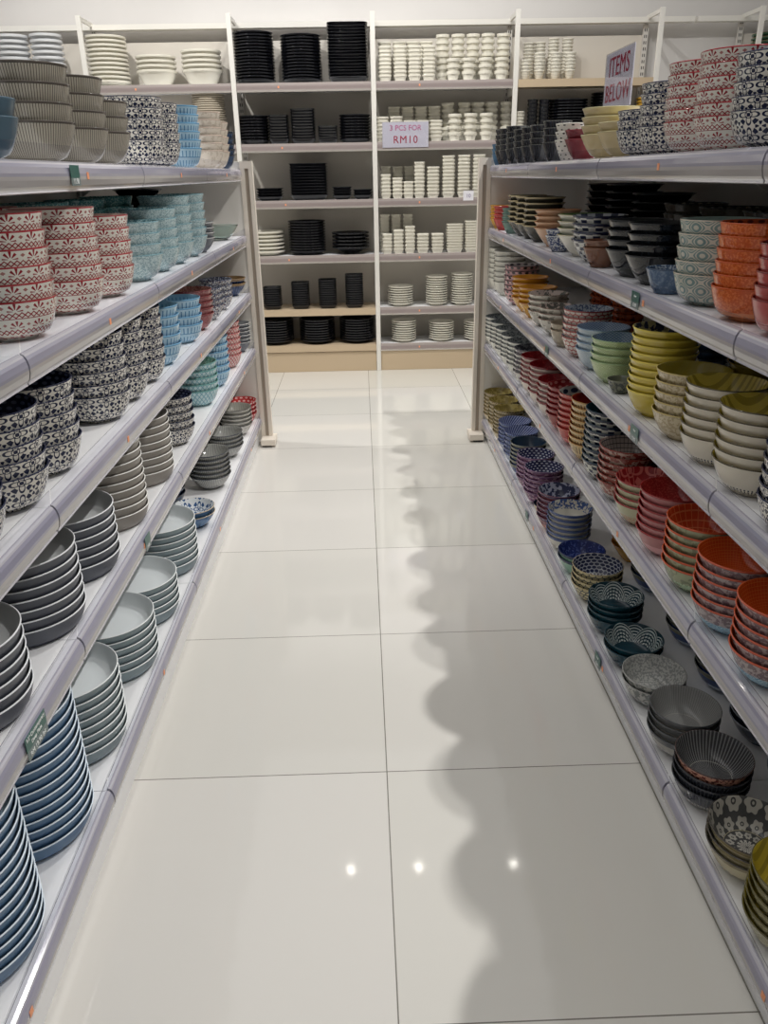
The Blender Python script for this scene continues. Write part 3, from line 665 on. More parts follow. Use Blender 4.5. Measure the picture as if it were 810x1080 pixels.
    ('black', 'fifth', 'front', 'black_square_small', 14, -0.0558, 5.625),
    ('black', 'bottom', 'front', 'black_plate', 9, -0.6249, 5.689),
    ('black', 'bottom', 'front', 'black_plate', 9, -0.3296, 5.689),
    ('black', 'bottom', 'front', 'black_plate', 9, -0.0436, 5.689),
    ('white', 'top', 'front', 'white_square', 8, 0.1789, 5.6028),
    ('white', 'top', 'front', 'white_square', 8, 0.2742, 5.6028),
    ('white', 'top', 'front', 'white_square', 8, 0.3637, 5.6028),
    ('white', 'top', 'front', 'white_square', 8, 0.4532, 5.6028),
    ('white', 'top', 'rear', 'white_square', 10, 0.1832, 5.745),
    ('white', 'top', 'rear', 'white_square', 10, 0.2749, 5.745),
    ('white', 'top', 'rear', 'white_square', 10, 0.3606, 5.745),
    ('white', 'top', 'rear', 'white_square', 10, 0.4464, 5.745),
    ('white', 'top', 'front', 'white_flare', 3, 0.6074, 5.6055),
    ('white', 'top', 'front', 'white_flare', 3, 0.7047, 5.6055),
    ('white', 'top', 'front', 'white_flare', 3, 0.8095, 5.6055),
    ('white', 'top', 'front', 'white_flare', 3, 0.9115, 5.6055),
    ('white', 'top', 'rear', 'white_flare', 7, 0.5493, 5.7),
    ('white', 'top', 'rear', 'white_flare', 7, 0.6467, 5.7),
    ('white', 'top', 'rear', 'white_flare', 7, 0.7412, 5.7),
    ('white', 'top', 'rear', 'white_flare', 7, 0.8357, 5.7),
    ('white', 'top', 'rear', 'white_flare', 7, 0.9334, 5.7),
    ('white', 'second', 'front', 'white_square', 6, 0.1579, 5.6028),
    ('white', 'second', 'front', 'white_square', 6, 0.2466, 5.6028),
    ('white', 'second', 'front', 'white_square', 5, 0.3324, 5.6028),
    ('white', 'second', 'front', 'white_square', 5, 0.4152, 5.6028),
    ('white', 'second', 'front', 'white_square', 5, 0.5011, 5.6028),
    ('white', 'second', 'rear', 'white_square', 9, 0.2371, 5.745),
    ('white', 'second', 'rear', 'white_square', 9, 0.3251, 5.745),
    ('white', 'second', 'rear', 'white_square', 9, 0.4131, 5.745),
    ('white', 'second', 'rear', 'white_square', 9, 0.5013, 5.745),
    ('white', 'second', 'front', 'white_flare', 4, 0.6243, 5.6055),
    ('white', 'second', 'front', 'white_flare', 4, 0.7258, 5.6055),
    ('white', 'second', 'front', 'white_flare', 4, 0.8275, 5.6055),
    ('white', 'second', 'rear', 'white_flare', 6, 0.5921, 5.74),
    ('white', 'second', 'rear', 'white_flare', 6, 0.6992, 5.74),
    ('white', 'second', 'rear', 'white_flare', 6, 0.7876, 5.74),
    ('white', 'second', 'rear', 'white_flare', 6, 0.8791, 5.74),
    ('white', 'second', 'rear', 'white_flare', 6, 0.9802, 5.74),
    ('white', 'third', 'front', 'white_square_slim', 6, 0.1736, 5.5965),
    ('white', 'third', 'front', 'white_square_slim', 5, 0.2505, 5.5965),
    ('white', 'third', 'front', 'white_square_slim', 4, 0.3227, 5.5965),
    ('white', 'third', 'front', 'white_square_slim', 9, 0.395, 5.5965),
    ('white', 'third', 'rear', 'white_square_slim', 8, 0.1782, 5.745),
    ('white', 'third', 'rear', 'white_square_slim', 8, 0.2588, 5.745),
    ('white', 'third', 'rear', 'white_square_slim', 8, 0.3362, 5.745),
    ('white', 'third', 'front', 'white_square', 8, 0.4853, 5.6028),
    ('white', 'third', 'front', 'white_square', 11, 0.5862, 5.6028),
    ('white', 'third', 'front', 'white_square', 11, 0.6871, 5.6028),
    ('white', 'third', 'front', 'white_square', 11, 0.7851, 5.6028),
    ('white', 'fourth', 'front', 'white_square_slim', 5, 0.1776, 5.5965),
    ('white', 'fourth', 'front', 'white_square_slim', 6, 0.2537, 5.5965),
    ('white', 'fourth', 'front', 'white_square_slim', 7, 0.3317, 5.5965),
    ('white', 'fourth', 'rear', 'white_square_slim', 10, 0.166, 5.745),
    ('white', 'fourth', 'rear', 'white_square_slim', 10, 0.2453, 5.745),
    ('white', 'fourth', 'rear', 'white_square_slim', 10, 0.3247, 5.745),
    ('white', 'fourth', 'front', 'white_square', 5, 0.4184, 5.6028),
    ('white', 'fourth', 'front', 'white_square', 5, 0.5186, 5.6028),
    ('white', 'fourth', 'front', 'white_tray', 10, 0.6353, 5.618),
    ('white', 'fourth', 'front', 'white_tray', 11, 0.7588, 5.618),
    ('white', 'fifth', 'front', 'white_plate', 8, 0.2674, 5.65),
    ('white', 'fifth', 'front', 'white_plate_s', 12, 0.5204, 5.638),
    ('white', 'fifth', 'front', 'white_plate_s', 13, 0.6959, 5.638),
    ('white', 'bottom', 'front', 'white_plate', 9, 0.289, 5.65),
    ('white', 'bottom', 'front', 'white_plate', 8, 0.5579, 5.65),
    ('white', 'bottom', 'front', 'white_plate', 8, 0.8071, 5.65),
    ('white_right', 'top', 'front', 'white_cup', 4, 1.0631, 5.597),
    ('white_right', 'top', 'front', 'white_cup', 6, 1.1501, 5.597),
    ('white_right', 'top', 'front', 'white_cup', 6, 1.2523, 5.597),
    ('white_right', 'top', 'front', 'white_cup', 6, 1.3426, 5.597),
    ('white_right', 'top', 'rear', 'white_cup', 10, 1.1064, 5.74),
    ('white_right', 'top', 'rear', 'white_cup', 10, 1.1774, 5.74),
    ('white_right', 'top', 'rear', 'white_cup', 11, 1.2638, 5.74),
    ('white_right', 'top', 'rear', 'white_cup', 11, 1.3533, 5.74),
    ('white_right', 'second', 'front', 'white_cup', 7, 1.0357, 5.597),
    ('white_right', 'second', 'front', 'black_cup', 9, 1.1203, 5.596),
    ('white_right', 'second', 'front', 'black_cup', 9, 1.1944, 5.596),
    ('white_right', 'second', 'front', 'black_plate', 13, 1.367, 5.689),
    ('white_right', 'second', 'front', 'black_plate', 15, 1.6474, 5.689),
    ('white_right', 'second', 'front', 'mustard_dish', 12, 1.8496, 5.614),
    ('far_right', 'top', 'front', 'green_bowl', 9, 2.6238, 5.672),
]

WORLD = (.03, .72)
EXPO = 0.43
# x, y, z, aim x, aim y, watts, cone, blend, size, label
LAMPS = [
    (1.24, 1.0, 3.4, .0, 1.1, 94, 84, .5, .02, 'black spotlight over the near half of the right fixture', True),
    (1.24, 3.2, 3.4, .0, 3.2, 124, 84, .5, .02, 'black spotlight over the far half of the right fixture', True),
    (-.15, .5, 3.4, -.15, .6, 13, 88, .5, .04, 'black spotlight over the aisle, nearest the camera', True),
    (-.15, 2.3, 3.4, -.15, 2.4, 22, 88, .5, .04, 'black spotlight over the middle of the aisle', True),
    (-1.55, 4.25, 3.4, -1.2, 5.4, 92, 118, .5, .03, 'black spotlight over the left end of the wall rack', True),
    (-.2, 4.25, 3.4, -.2, 5.4, 36, 118, .5, .03, 'black spotlight in front of the black-ware bay', True),
    (.30, 4.25, 3.4, .5, 5.4, 45, 118, .5, .03, 'black spotlight in front of the white-ware bay', True),
    (1.0, 4.25, 3.4, 1.3, 5.4, 28, 118, .5, .03, 'black spotlight over the right end of the wall rack', True),
]

# ------------------------------------------------------------------ mesh helpers
def mesh(name, vs, fs, mats, mi=None, smooth=False):
    me = bpy.data.meshes.new(name)
    me.from_pydata(vs, [], fs)
    for m in mats: me.materials.append(m)
    if mi: me.polygons.foreach_set('material_index', mi)
    if smooth: me.polygons.foreach_set('use_smooth', [True] * len(fs))
    me.update()
    return me
def link(name, me, parent=None, loc=(0, 0, 0), rot=(0, 0, 0)):
    o = bpy.data.objects.new(name, me); COL.objects.link(o)
    o.parent = parent; o.location = loc; o.rotation_euler = rot
    return o
def tag(o, label, cat, group=None, kind=None):
    if label: o['label'] = label
    if cat: o['category'] = cat
    if group: o['group'] = group
    if kind: o['kind'] = kind
    return o
def box_data(x0, x1, y0, y1, z0, z1, b=0):
    v = [(x, y, z) for z in (z0, z1) for y in (y0, y1) for x in (x0, x1)]
    f = [(0, 2, 3, 1), (4, 5, 7, 6), (0, 1, 5, 4), (1, 3, 7, 5), (3, 2, 6, 7), (2, 0, 4, 6)]
    return v, f
class MB:
    def __init__(s): s.v, s.f = [], []
    def box(s, *a):
        v, f = box_data(*a); n = len(s.v); s.v += v; s.f += [tuple(i + n for i in q) for q in f]; return s
    def prism(s, prof, y0, y1, axis='y'):
        """closed (a, z) outline swept along y"""
        n = len(s.v); k = len(prof)
        for y in (y0, y1): s.v += [(p[0], y, p[1]) for p in prof]
        s.f += [(n + i, n + (i + 1) % k, n + k + (i + 1) % k, n + k + i) for i in range(k)]
        s.f += [tuple(n + i for i in range(k))[::-1], tuple(n + k + i for i in range(k))]
        return s
    def tube(s, p0, p1, r0, r1=None, seg=16):
        r1 = r0 if r1 is None else r1
        a, b = Vector(p0), Vector(p1); d = (b - a).normalized()
        q = d.to_track_quat('Z', 'Y'); n = len(s.v)
        for p, r in ((a, r0), (b, r1)):
            for i in range(seg):
                w = q @ Vector((r * math.cos(2 * PI * i / seg), r * math.sin(2 * PI * i / seg), 0)); s.v.append(tuple(p + w))
        s.f += [(n + i, n + (i + 1) % seg, n + seg + (i + 1) % seg, n + seg + i) for i in range(seg)]
        s.f += [tuple(n + i for i in range(seg))[::-1], tuple(n + seg + i for i in range(seg))]
        return s
    def build(s, name, mat, parent=None, loc=(0, 0, 0), rot=(0, 0, 0), bevel=0):
        o = link(name, mesh(name, s.v, s.f, [mat]), parent, loc, rot)
        if bevel:
            m = o.modifiers.new('soft_edges', 'BEVEL'); m.width = bevel; m.segments = 2; m.limit_method = 'ANGLE'
        return o
def text_mesh(txt, size, mat, spacing=1.0, BOLD=0.0):
    cu = bpy.data.curves.new('lettering', 'FONT'); cu.body = txt; cu.size = size; cu.align_x = 'CENTER'; cu.align_y = 'CENTER'
    cu.extrude = .0004; cu.space_character = spacing; cu.resolution_u = 3; cu.offset = size * BOLD
    o = bpy.data.objects.new('lettering', cu); COL.objects.link(o)
    bpy.context.view_layer.update()
    me = bpy.data.meshes.new_from_object(o.evaluated_get(bpy.context.evaluated_depsgraph_get()))
    bpy.data.objects.remove(o)
    me.materials.clear(); me.materials.append(mat)
    return me

# ------------------------------------------------------------------ pots
def profile(shp, t):
    R, H, F, p, pitch = shp
    fh = min(.005, H * .1)
    N = 10
    outer = [(F + (R - F) * (i / N) ** p, fh + (H - fh) * i / N) for i in range(N + 1)]
    # soften the very first steps of the wall so the belly rounds into the foot
    def rin(z):
        s = max(0, (z - fh)) / (H - fh)
        return F + (R - F) * s ** p - t
    z0 = fh + t
    inner = [(rin(z0 + (H - z0) * (i / N)), z0 + (H - z0) * (i / N)) for i in range(N, -1, -1)]
    return fh, outer, inner
def pot_mesh(key, k):
    R, H, F, p, pitch = k['shp']; t = .0021 if R < .05 else .0026
    fh, outer, inner = profile(k['shp'], t)
    prof = [(0, fh * .6, 0), (F * .86, fh * .6, 0), (F * .90, 0, 0), (F * .98, 0, 0)]
    if k['seg'] <= 32:
        # stackable ware: a straight rim band over a wall that steps in below it
        lh = .5 * pitch; dep = .0032 if R < .06 else .0045
        prof += [(min(r, R - dep), z, 0) for r, z in outer[:-1] if z < H - lh - .001]
        prof += [(R - dep, H - lh - .0006, 0), (R - .0006, H - lh + .0006, 0), (R, H - lh + .002, 0)]
    else: prof += [(r, z, 0) for r, z in outer[:-1]]
    prof += [(outer[-1][0] - .0002, H - .0024, 0)]
    Rt, Ht = outer[-1]
    prof += [(Rt, Ht - .0012, 2), (Rt - t * .25, Ht - .0002, 2), (Rt - t * .75, Ht - .0002, 2), (Rt - t, Ht - .0014, 1)]
    prof += [(r, z, 1) for r, z in inner[1:]]
    fl = inner[-1]
    prof += [(fl[0] * .6, fl[1] - .0002, 1), (0, fl[1] - .0002, 1)]
    S = k['seg']
    if k['square']:
        def fac(a):
            c, s = abs(math.cos(a)), abs(math.sin(a)); return (c ** 7 + s ** 7) ** (-1 / 7.0)
    else:
        def fac(a): return 1.0
    vs, fs, mi = [], [], []
    rings_ = []
    for r, z, m in prof:
        if r == 0: vs.append((0, 0, z)); rings_.append([len(vs) - 1])
        else:
            st = len(vs)
            for i in range(S):
                a = 2 * PI * (i + .5) / S
                w = r * fac(a); vs.append((w * math.cos(a), w * math.sin(a), z))
            rings_.append(list(range(st, st + S)))
    for j in range(len(prof) - 1):
        A, B = rings_[j], rings_[j + 1]; m = prof[j + 1][2] if prof[j + 1][2] != 0 else 0
        for i in range(S):
            i2 = (i + 1) % S
            if len(A) == 1: fs.append((A[0], B[i2], B[i]))
            elif len(B) == 1: fs.append((A[i], A[i2], B[0]))
            else: fs.append((A[i], A[i2], B[i2], B[i]))
            mi.append(m)
    if key == 'glass': mats = [M['glass']] * 3
    else:
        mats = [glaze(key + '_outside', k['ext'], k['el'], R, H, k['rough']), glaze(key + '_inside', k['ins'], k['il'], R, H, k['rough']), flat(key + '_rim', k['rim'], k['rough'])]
    return mesh(key, vs, fs, mats, mi, True)
def min_pitch(k):
    """smallest lift at which a pot clears the one it nests in"""
    R, H, F, p, pitch = k['shp']; t = .0021 if R < .05 else .0026
    fh = min(.005, H * .1)
    def ro(z): return F + (R - F) * max(0, min(1, (z - fh) / (H - fh))) ** p
    d = fh + t + .0008
    while d < H:
        if all(ro(z - d) <= ro(z) - t - .0006 for z in [d + (H - d) * i / 30 for i in range(31)] if z >= d): return d
        d += .0005
    return d
ORD = ['topmost', 'second', 'third', 'fourth', 'fifth', 'sixth', 'seventh', 'eighth', 'ninth', 'tenth', 'eleventh', 'twelfth', 'thirteenth', 'fourteenth', 'fifteenth', 'sixteenth', 'seventeenth', 'eighteenth', 'nineteenth', 'twentieth', 'twenty-first', 'twenty-second']
def ordinal(i, n):
    if n == 1: return ''
    if i == n - 1: return 'topmost'
    if i == 0: return 'bottom one'
    return ORD[n - 1 - i] + ' from top'
LEFT_S = {'top': 1.319, 'second': 1.033, 'middle': .770, 'fourth': .501, 'bottom': .137}
RIGHT_S = {'top': 1.316, 'second': 1.046, 'middle': .765, 'fourth': .497, 'bottom': .105}
RACK_S = {'top': 1.82, 'second': 1.476, 'third': 1.137, 'fourth': .79, 'fifth': .437, 'bottom': .187}
BAYS = {'far_left': 'far-left', 'white_left': 'left-corner', 'black': 'black-ware', 'white': 'white-ware', 'white_right': 'right-corner', 'far_right': 'far-right'}
MESHES = {}
def place_stacks():
    groups = {}
    for st in LAYOUT: groups.setdefault((st[0], st[1], KINDS[st[3].split('|')[0]]['look']), []).append(st)
    for (side, shelf, look), sts in groups.items():
        gond = side in 'LR'
        if gond: zs = (LEFT_S if side == 'L' else RIGHT_S)[shelf]; where = ('left ' if side == 'L' else 'right ') + shelf + ' shelf'
        else: zs = RACK_S[shelf]; where = BAYS[side] + ' bay ' + shelf + ' shelf'
        for row in ('front', 'rear'):
            rs = [s for s in sts if s[2] == row]
            both = len(rs) != len(sts)
            rs.sort(key=lambda s: s[6] if gond else s[5])
            for idx, s in enumerate(rs):
                _, _, _, key, n, x, y = s
                key, _, topkey = key.partition('|')
                k = KINDS[key]
                if len(rs) == 1: pos = ''
                elif gond: pos = 'nearest' if idx == 0 else ('farthest' if idx == len(rs) - 1 else ORD[idx] + '-nearest')
                else: pos = 'leftmost' if idx == 0 else ('rightmost' if idx == len(rs) - 1 else ORD[idx] + '-left')
                if both and row == 'rear': pos = (pos + ' rear').strip()
                elif both and len(rs) > 1 and not gond: pos = (pos + ' front').strip()
                elif both and len(rs) == 1: pos = 'front'
                if key not in MESHES:
                    MESHES[key] = pot_mesh(key, k)
                    mp = min_pitch(k)
                    if mp > k['shp'][4]: print('PITCH', key, round(mp, 4), k['shp'][4])
                    k['pt'] = max(mp, k['shp'][4])
                z = zs + .0012
                for i in range(n):
                    jx, jy = (random.uniform(-.0004, .0004) for _ in 'ab')
                    rz = random.uniform(0, 2 * PI)
                    if k['square']: rz = random.uniform(-.012, .012)
                    kk, me, od = k, MESHES[key], ordinal(i, n)
                    if topkey and i == n - 1:
                        kk = KINDS[topkey]
                        if topkey not in MESHES: MESHES[topkey] = pot_mesh(topkey, kk)
                        me = MESHES[topkey]
                    o = link(kk['name'], me, None, (x + jx, y + jy, z), (0, 0, rz))
                    tail = ((pos + ' stack on ') if pos else 'on ') + where
                    lab = kk['look'] + ((', ' + od) if od else '') + ', ' + tail
                    w = len(lab.split())
                    if w > 16: print('LONG', w, lab)
                    tag(o, lab, k['cat'], k['look'] + 's on the ' + where)
                    z += k['pt'] + random.uniform(0, .0012)

# ------------------------------------------------------------------ setting
def struct(name, v, f, mat):
    o = link(name, mesh(name, v, f, [mat])); o['kind'] = 'structure'; return o
struct('floor', *box_data(-3.4, 4.2, -1.6, 5.9, -.05, 0), M['floor'])
struct('wall_left', *box_data(-3.5, -3.4, -1.6, 5.9, 0, 3.7), M['wall'])
struct('wall_right', *box_data(4.2, 4.3, -1.6, 5.9, 0, 3.7), M['wall'])
struct('wall_back', *box_data(-3.4, 4.2, 5.9, 6.0, 0, 3.7), M['wall'])

# ------------------------------------------------------------------ the two aisle fixtures
JOINTS = [-.53, .37, 1.268, 2.160, 3.055, 3.942]
CHAN = [(0, .004), (.006, .001), (.0105, -.007), (.0125, -.017), (.0122, -.028), (.0095, -.038), (.0055, -.0445), (.0065, -.0475), (.003, -.0490), (0, -.0475)]
def fixture(side, S, label):
    F, s = (-.5525, 1) if side == 'L' else (.6175, -1)
    root = bpy.data.objects.new('display_shelving', None); COL.objects.link(root)
    root.location = (F, 1.7, 0)
    tag(root, label, 'shelving')
    O = (-F, -1.7, 0)
    def X0(d): return F - s * d      # d = depth into the fixture
    def bx(mb, d0, d1, y0, y1, z0, z1):
        a, b = sorted((X0(d0), X0(d1))); return mb.box(a, b, y0, y1, z0, z1)
    for name, z in S.items():
        for j in range(5):
            y0, y1 = JOINTS[j], JOINTS[j + 1]
            bx(MB(), .0012, .455, y0 + .0008, y1 - .0008, z - .028, z).build('shelf_board', M['shelf'], root, O)
            # price channel: half-round extrusion with its own clear lip and coral sticker
            prof = [(s * a, b) for a, b in CHAN]
            if s < 0: prof = prof[::-1]
            ch = MB().prism(prof, -(y1 - y0) / 2 + .003, (y1 - y0) / 2 - .003).build('price_channel', M['channel'], root, (0, (y0 + y1) / 2 - 1.7, z))
            dz, lh = 0.0015 * (j % 2), (.031 if side == 'L' else .023)
            lip = [(s * .0022, .004), (s * .0034, .004), (s * .0066, lh + dz), (s * .0054, lh + dz)]
            if s < 0: lip = lip[::-1]
            lo = MB().prism(lip, -(y1 - y0) / 2 + .004, (y1 - y0) / 2 - .004).build('clear_lip', M['clear'], ch)
            lo.data.materials.append(M['lip_edge'])
            for p in lo.data.polygons:
                if abs(p.normal.z) > .9 and p.center.z > .02: p.material_index = 1
            if j > 0:
                st = MB().prism([(s * .0127, -.0145), (s * .0132, -.0145), (s * .0132, -.0275), (s * .0127, -.0275)][::s], -.006, .006).build('sticker', M['sticker'], ch)
                st['label'] = 'small coral orange sticker'
            if name != 'bottom' and j > 0:
                for yy in (y0 + .012,):
                    MB().prism([(X0(.45), z - .029), (X0(.45), z - .085), (X0(.44), z - .085), (X0(.37), z - .040), (X0(.37), z - .029)][::s], yy - .002, yy + .002).build('bracket', M['post_white'], root, O)
    zb = S['bottom'] - .028
    bx(MB(), .012, .030, JOINTS[0], JOINTS[-1], 0, zb).build('kick_board', M['shelf'], root, O)
    bx(MB(), .456, .470, JOINTS[0], JOINTS[-1], 0, S['top'] - .03).build('back_panel', M['panel'], root, O)
    for y in JOINTS[1:-1]:
        bx(MB(), .444, .4555, y - .013, y + .013, S['bottom'] + .001, S['top'] - .03).build('upright', M['panel'], root, O)
    # end frame
    h = S['top'] + .036
    bx(MB(), -.006, .47, 3.944, 3.974, 0.01, h).build('end_panel', M['post_white'], root, O, bevel=.002)
    mb = MB()
    bx(mb, -.006, -.026, 3.940, 3.980, .012, h); bx(mb, -.026, -.044, 3.952, 3.972, .012, h - .03); bx(mb, -.044, -.062, 3.940, 3.980, .012, h); bx(mb, -.026, -.044, 3.940, 3.980, h - .03, h)
    mb.build('end_trim', M['post_beige'], root, O)
    bx(MB(), -.0265, -.0435, 3.948, 3.9518, .02, h - .032).build('trim_groove', M['groove'], root, O)
    bx(MB(), -.008, -.082, 3.87, 3.985, .010, .042).build('base_foot', M['post_beige'], root, O, bevel=.003)
    bx(MB(), -.012, -.060, 3.88, 3.98, 0, .010).build('rubber_foot', M['foot'], root, O)
    return root
fixture('L', LEFT_S, 'long white five-shelf display fixture along the left side of the aisle')
fixture('R', RIGHT_S, 'long white five-shelf display fixture along the right side of the aisle')

# ------------------------------------------------------------------ wall racks
def rack(x_posts, label, kinds, shelves, loc_y=5.55):
    root = bpy.data.objects.new('wall_rack', None); COL.objects.link(root)
    cx = (x_posts[0] + x_posts[-1]) / 2
    root.location = (cx, loc_y, 0); tag(root, label, 'rack')
    O = (-cx, -loc_y, 0)
    for x in x_posts:
        MB().box(x - .015, x + .015, 5.544, 5.562, 0, 2.195).build('post', M['rack_white'], root, O, bevel=.0015)
        MB().box(x - .006, x + .006, 5.562, 5.835, 2.172, 2.195).build('top_strut', M['rack_white'], root, O)
        MB().box(-.016, .016, 0, .018, 0, 2.15).build('slotted_upright', M['slots'], root, (x - cx, 5.836 - loc_y, 0))
        for zz in (RACK_S['top'],):
            MB().prism([(0, 0), (.0, -.05), (.004, -.05), (.004, 0)], 5.6, 5.83).build('shelf_arm', M['rack_white'], root, (x - cx - .002, -loc_y, zz - .032))
    for b in range(len(x_posts) - 1):
        x0, x1 = x_posts[b] + .0165, x_posts[b + 1] - .0165
        for sname in shelves[b]:
            z = RACK_S[sname]
            cream = sname in kinds[b]
            MB().box(x0, x1, 5.5585, 5.834, z - .032, z).build('shelf_board', M['wood'] if cream else M['shelf'], root, O)
            if cream: MB().box(x0, x1, 5.546, 5.558, z - .044, z).build('shelf_edge', M['wood'], root, O)
            else:
                prof = [(5.558, z - .048), (5.549, z - .048), (5.5445, z - .040), (5.5435, z - .020), (5.546, z + .001), (5.558, z + .004)]
                me = MB(); me.v += [(x, a, c - z) for x in (x0, x1) for a, c in prof]; k = len(prof)
                me.f += [(i, i + k, (i + 1) % k + k, (i + 1) % k) for i in range(k)] + [tuple(range(k)), tuple(range(k, 2 * k))[::-1]]
                f = me.build('shelf_channel', M['fascia'], root, (-cx, -loc_y, z))
                MB().box(-.005, .005, -.0010, -.0002, -.006, .006).build('sticker', M['sticker'], f, (x0 + .55 * (x1 - x0) - .2, 5.5437, -.022))
        if 'bottom' in shelves[b]:
            MB().box(x0, x1, 5.556, 5.572, 0.001, .138).build('kick_board', M['wood'], root, O)
        MB().box(x0 - .016, x1 + .016, 5.855, 5.868, 0, 2.09).build('back_panel', M['rack_panel'], root, O)
    MB().box(x_posts[0] - .3, x_posts[-1] + .3, 5.80, 5.868, 2.155, 2.185).build('top_beam', M['rack_white'], root, O)
    return root
ALL6 = ['top', 'second', 'third', 'fourth', 'fifth', 'bottom']
rack([-2.56, -1.665, -.765, .105, .995, 1.88], 'white wall rack of five bays across the end of the aisle', [[], [], ['fifth', 'bottom'], [], ['top']], [ALL6] * 5)
rack([2.50, 3.38], 'second white wall rack standing in the far right corner', [[]], [['top', 'second', 'third', 'fourth', 'fifth', 'bottom']])

# ------------------------------------------------------------------ tableware
place_stacks()

# ------------------------------------------------------------------ price tags and signs
def price_tag(side, shelf, y, lines, label, w=.052, h=.036):
    F, s = (-.5525, 1) if side == 'L' else (.6175, -1)
    S = LEFT_S if side == 'L' else RIGHT_S
    root = bpy.data.objects.new('price_tag', None); COL.objects.link(root)
    root.location = (F + s * .0150, y, S[shelf] - .0205)
    # local x along the shelf edge, local z up, local -y outwards
    root.rotation_euler = (0, 0, PI / 2 * s)
    tag(root, label, 'price tag', 'green price tags on the shelf edges')
    MB().box(-w / 2, w / 2, -.0004, .0006, -.004, h / 2).build('name_card', M['tag'], root)
    MB().box(-w / 2, w / 2, -.0004, .0006, -h / 2, -.0041).build('price_strip', M['tag_grey'], root)
    n = 0
    for txt, size, dz in lines:
        link('lettering', text_mesh(txt, size, M['ink_white']), root, (0, -.0006, dz), (PI / 2, 0, 0))
price_tag('L', 'fourth', 1.021, [('9.5" Contemporary', .0092, .0145), ('Deep Plate', .0092, .0030), ('RM 19.90 /pc', .0115, -.0135)], 'green tag reading Contemporary Deep Plate on left fourth shelf edge', .080, .042)
price_tag('L', 'top', 1.632, [('11.90', .014, -.0105)], 'green price tag on the edge of the left top shelf', .05)
price_tag('L', 'fourth', 1.737, [('9.90', .010, -.011)], 'green price tag beside misty grey plates on left fourth shelf edge', .045)
price_tag('R', 'second', 1.761, [('Bowl', .007, .008), ('15.90', .011, -.011)], 'green price tag on right second shelf edge below denim bowl', .05)
price_tag('R', 'middle', 1.671, [('Bowl', .007, .008), ('15.90', .011, -.011)], 'green price tag on right middle shelf edge below yellow bowls', .05)
price_tag('R', 'bottom', 1.753, [('Bowl', .007, .008), ('9.90', .011, -.011)], 'green price tag on right bottom shelf edge beside teal bowls', .05)
price_tag('R', 'bottom', 2.722, [('9.90', .011, -.011)], 'green price tag on right bottom shelf edge beside plum bowls', .045)
price_tag('R', 'middle', 2.573, [('9.90', .011, -.011)], 'green price tag on right middle shelf edge below beige bowls', .045)

sg = bpy.data.objects.new('price_sign', None); COL.objects.link(sg)
sg.location = (.302, 5.5395, 1.518); sg.rotation_euler = (.06, 0, 0)
tag(sg, 'lilac sign reading 3 PCS FOR RM10 on the white-ware rack', 'sign')
MB().box(-.147, .147, -.0030, -.0020, -.073, .073).build('sign_card', M['sign'], sg)
MB().box(-.149, .149, -.0046, -.0040, -.075, .075).build('clear_sleeve', M['acrylic'], sg)
link('lettering', text_mesh('3 PCS FOR', .044, M['ink_pink']), sg, (0, -.0036, .038), (PI / 2, 0, 0))['label'] = 'pink lettering 3 PCS FOR'
link('lettering', text_mesh('RM10', .062, M['ink_red'], 1.12), sg, (0, -.0036, -.030), (PI / 2, 0, 0))['label'] = 'red lettering RM10'

tg2 = bpy.data.objects.new('price_tag', None); COL.objects.link(tg2)
tg2.location = (.715, 5.5441, 1.150); tag(tg2, 'small white price tag on the third shelf edge of the white-ware rack', 'price tag')
MB().box(-.034, .034, -.0012, 0, -.030, .030).build('card', M['paper'], tg2)
link('lettering', text_mesh('10', .032, M['ink_grey']), tg2, (0, -.0018, -.002), (PI / 2, 0, 0))

sn = bpy.data.objects.new('sign_stand', None); COL.objects.link(sn)
sn.location = (.812, 2.742, RIGHT_S['top'] + .0012); sn.rotation_euler = (0, 0, -PI / 2)
tag(sn, 'standing sign reading ITEMS BELOW on the right top shelf', 'sign')
MB().box(-.05, .05, -.026, .026, 0, .006).build('base', M['acrylic'], sn)
MB().box(-.012, .012, -.003, .003, .006, .150).build('stem', M['acrylic'], sn)
MB().box(-.142, .142, -.0012, .0012, .150, .312).build('sign_card', M['sign'], sn)
MB().box(-.144, .144, -.0034, -.0028, .148, .314).build('clear_sleeve', M['acrylic'], sn)
link('lettering', text_mesh('ITEMS', .078, M['ink_red'], 1.05), sn, (0.0, -.0018, .268), (PI / 2, 0, 0))['label'] = 'red lettering ITEMS'
link('lettering', text_mesh('BELOW', .072, M['ink_red'], 1.05), sn, (0.0, -.0018, .195), (PI / 2, 0, 0))['label'] = 'red lettering BELOW'

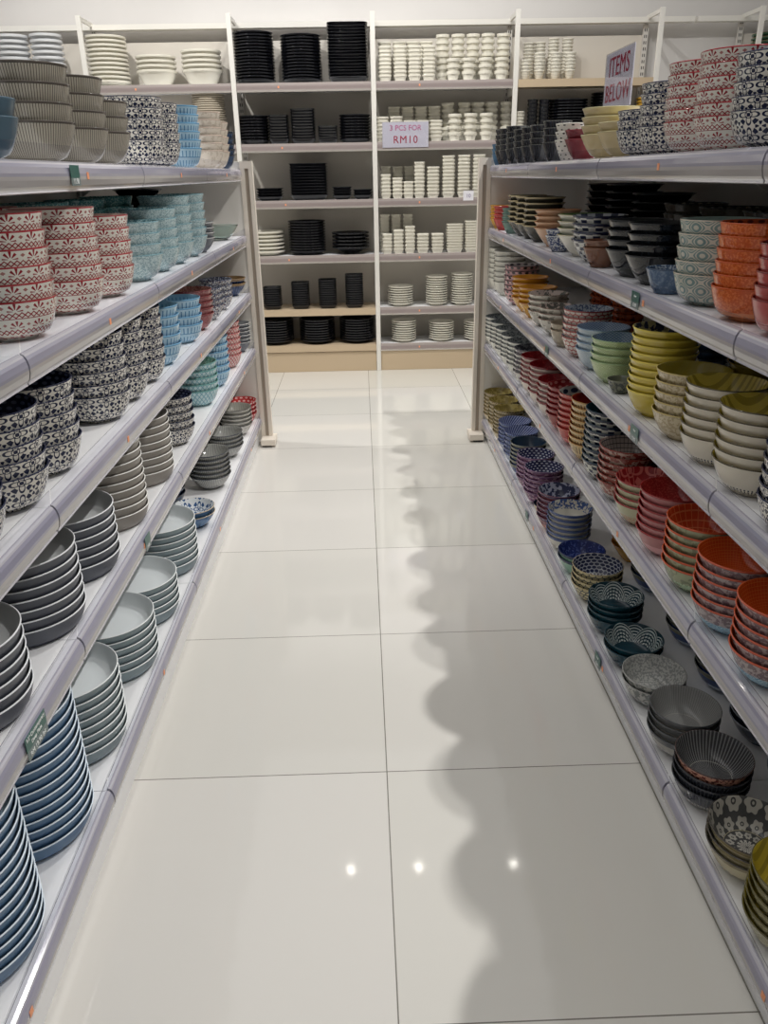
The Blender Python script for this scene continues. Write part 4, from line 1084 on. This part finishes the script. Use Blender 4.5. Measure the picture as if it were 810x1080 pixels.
# ------------------------------------------------------------------ light
W_ = bpy.data.worlds.new('store_light'); SC.world = W_; W_.use_nodes = True
wnt = W_.node_tree
wtc = wnt.nodes.new('ShaderNodeTexCoord'); wsp = wnt.nodes.new('ShaderNodeSeparateXYZ'); wnt.links.new(wtc.outputs['Generated'], wsp.inputs[0])
wmr = wnt.nodes.new('ShaderNodeMapRange'); wmr.inputs['From Min'].default_value = .30; wmr.inputs['From Max'].default_value = .85
wmr.inputs['To Min'].default_value = WORLD[0]; wmr.inputs['To Max'].default_value = WORLD[1]      # darker towards the walls, brighter overhead
wnt.links.new(wsp.outputs[2], wmr.inputs[0]); wnt.links.new(wmr.outputs[0], wnt.nodes['Background'].inputs[1])
wnt.nodes['Background'].inputs[0].default_value = (1.0, .985, .965, 1)
def spot(x, y, z, tx, ty, power, cone, blend=.5, size=.05, label='', lens=True):
    root = bpy.data.objects.new('track_spotlight', None); COL.objects.link(root); root.location = (x, y, z)
    tag(root, label, 'lamp', 'black track spotlights above the aisles')
    d = (Vector((tx, ty, 0)) - Vector((x, y, z))).normalized()
    q = d.to_track_quat('-Z', 'Y').to_euler()
    MB().tube((0, 0, .10), (0, 0, 0), .038, .045, 20).build('can', M['black_metal'], root, (0, 0, 0), q)
    if lens: MB().tube((0, 0, -.001), (0, 0, -.004), .022, .022, 20).build('lens', M['lamp'], root, (0, 0, 0), q)
    MB().tube((0, 0, .05), (0, 0, .14), .008, .008, 8).build('hanger', M['black_metal'], root)
    L = bpy.data.lights.new('spot_beam', 'SPOT'); L.energy = power; L.spot_size = math.radians(cone); L.spot_blend = blend; L.shadow_soft_size = size
    L.color = (1, .982, .955)
    o = bpy.data.objects.new('spot_beam', L); COL.objects.link(o); o.parent = root; o.location = d * .03; o.rotation_euler = q
for a in LAMPS: spot(*a)

# ------------------------------------------------------------------ camera
cam = bpy.data.cameras.new('camera'); co = bpy.data.objects.new('camera', cam); COL.objects.link(co)
cam.sensor_fit = 'HORIZONTAL'; cam.sensor_width = 36.0; cam.lens = 826.245 * 36 / 810; cam.clip_start = .02
Rm = Matrix(((0.9994299920941214, 0.02725759359678269, -0.019917692990332473), (-0.029086711040242356, 0.39577877634436537, -0.9178851362976843), (-0.01713633985441323, 0.9179412746939043, 0.39634601306147205)))
co.matrix_world = Matrix.Translation((0, 0, 1.29152)) @ Rm.to_4x4()
SC.camera = co
SC.cycles.sample_clamp_indirect = 4.0
SC.cycles.caustics_reflective = False
SC.cycles.caustics_refractive = False
SC.view_settings.view_transform = 'Standard'; SC.view_settings.look = 'None'
SC.view_settings.exposure = EXPO; SC.view_settings.gamma = 1.0; SC.view_settings.use_curve_mapping = False
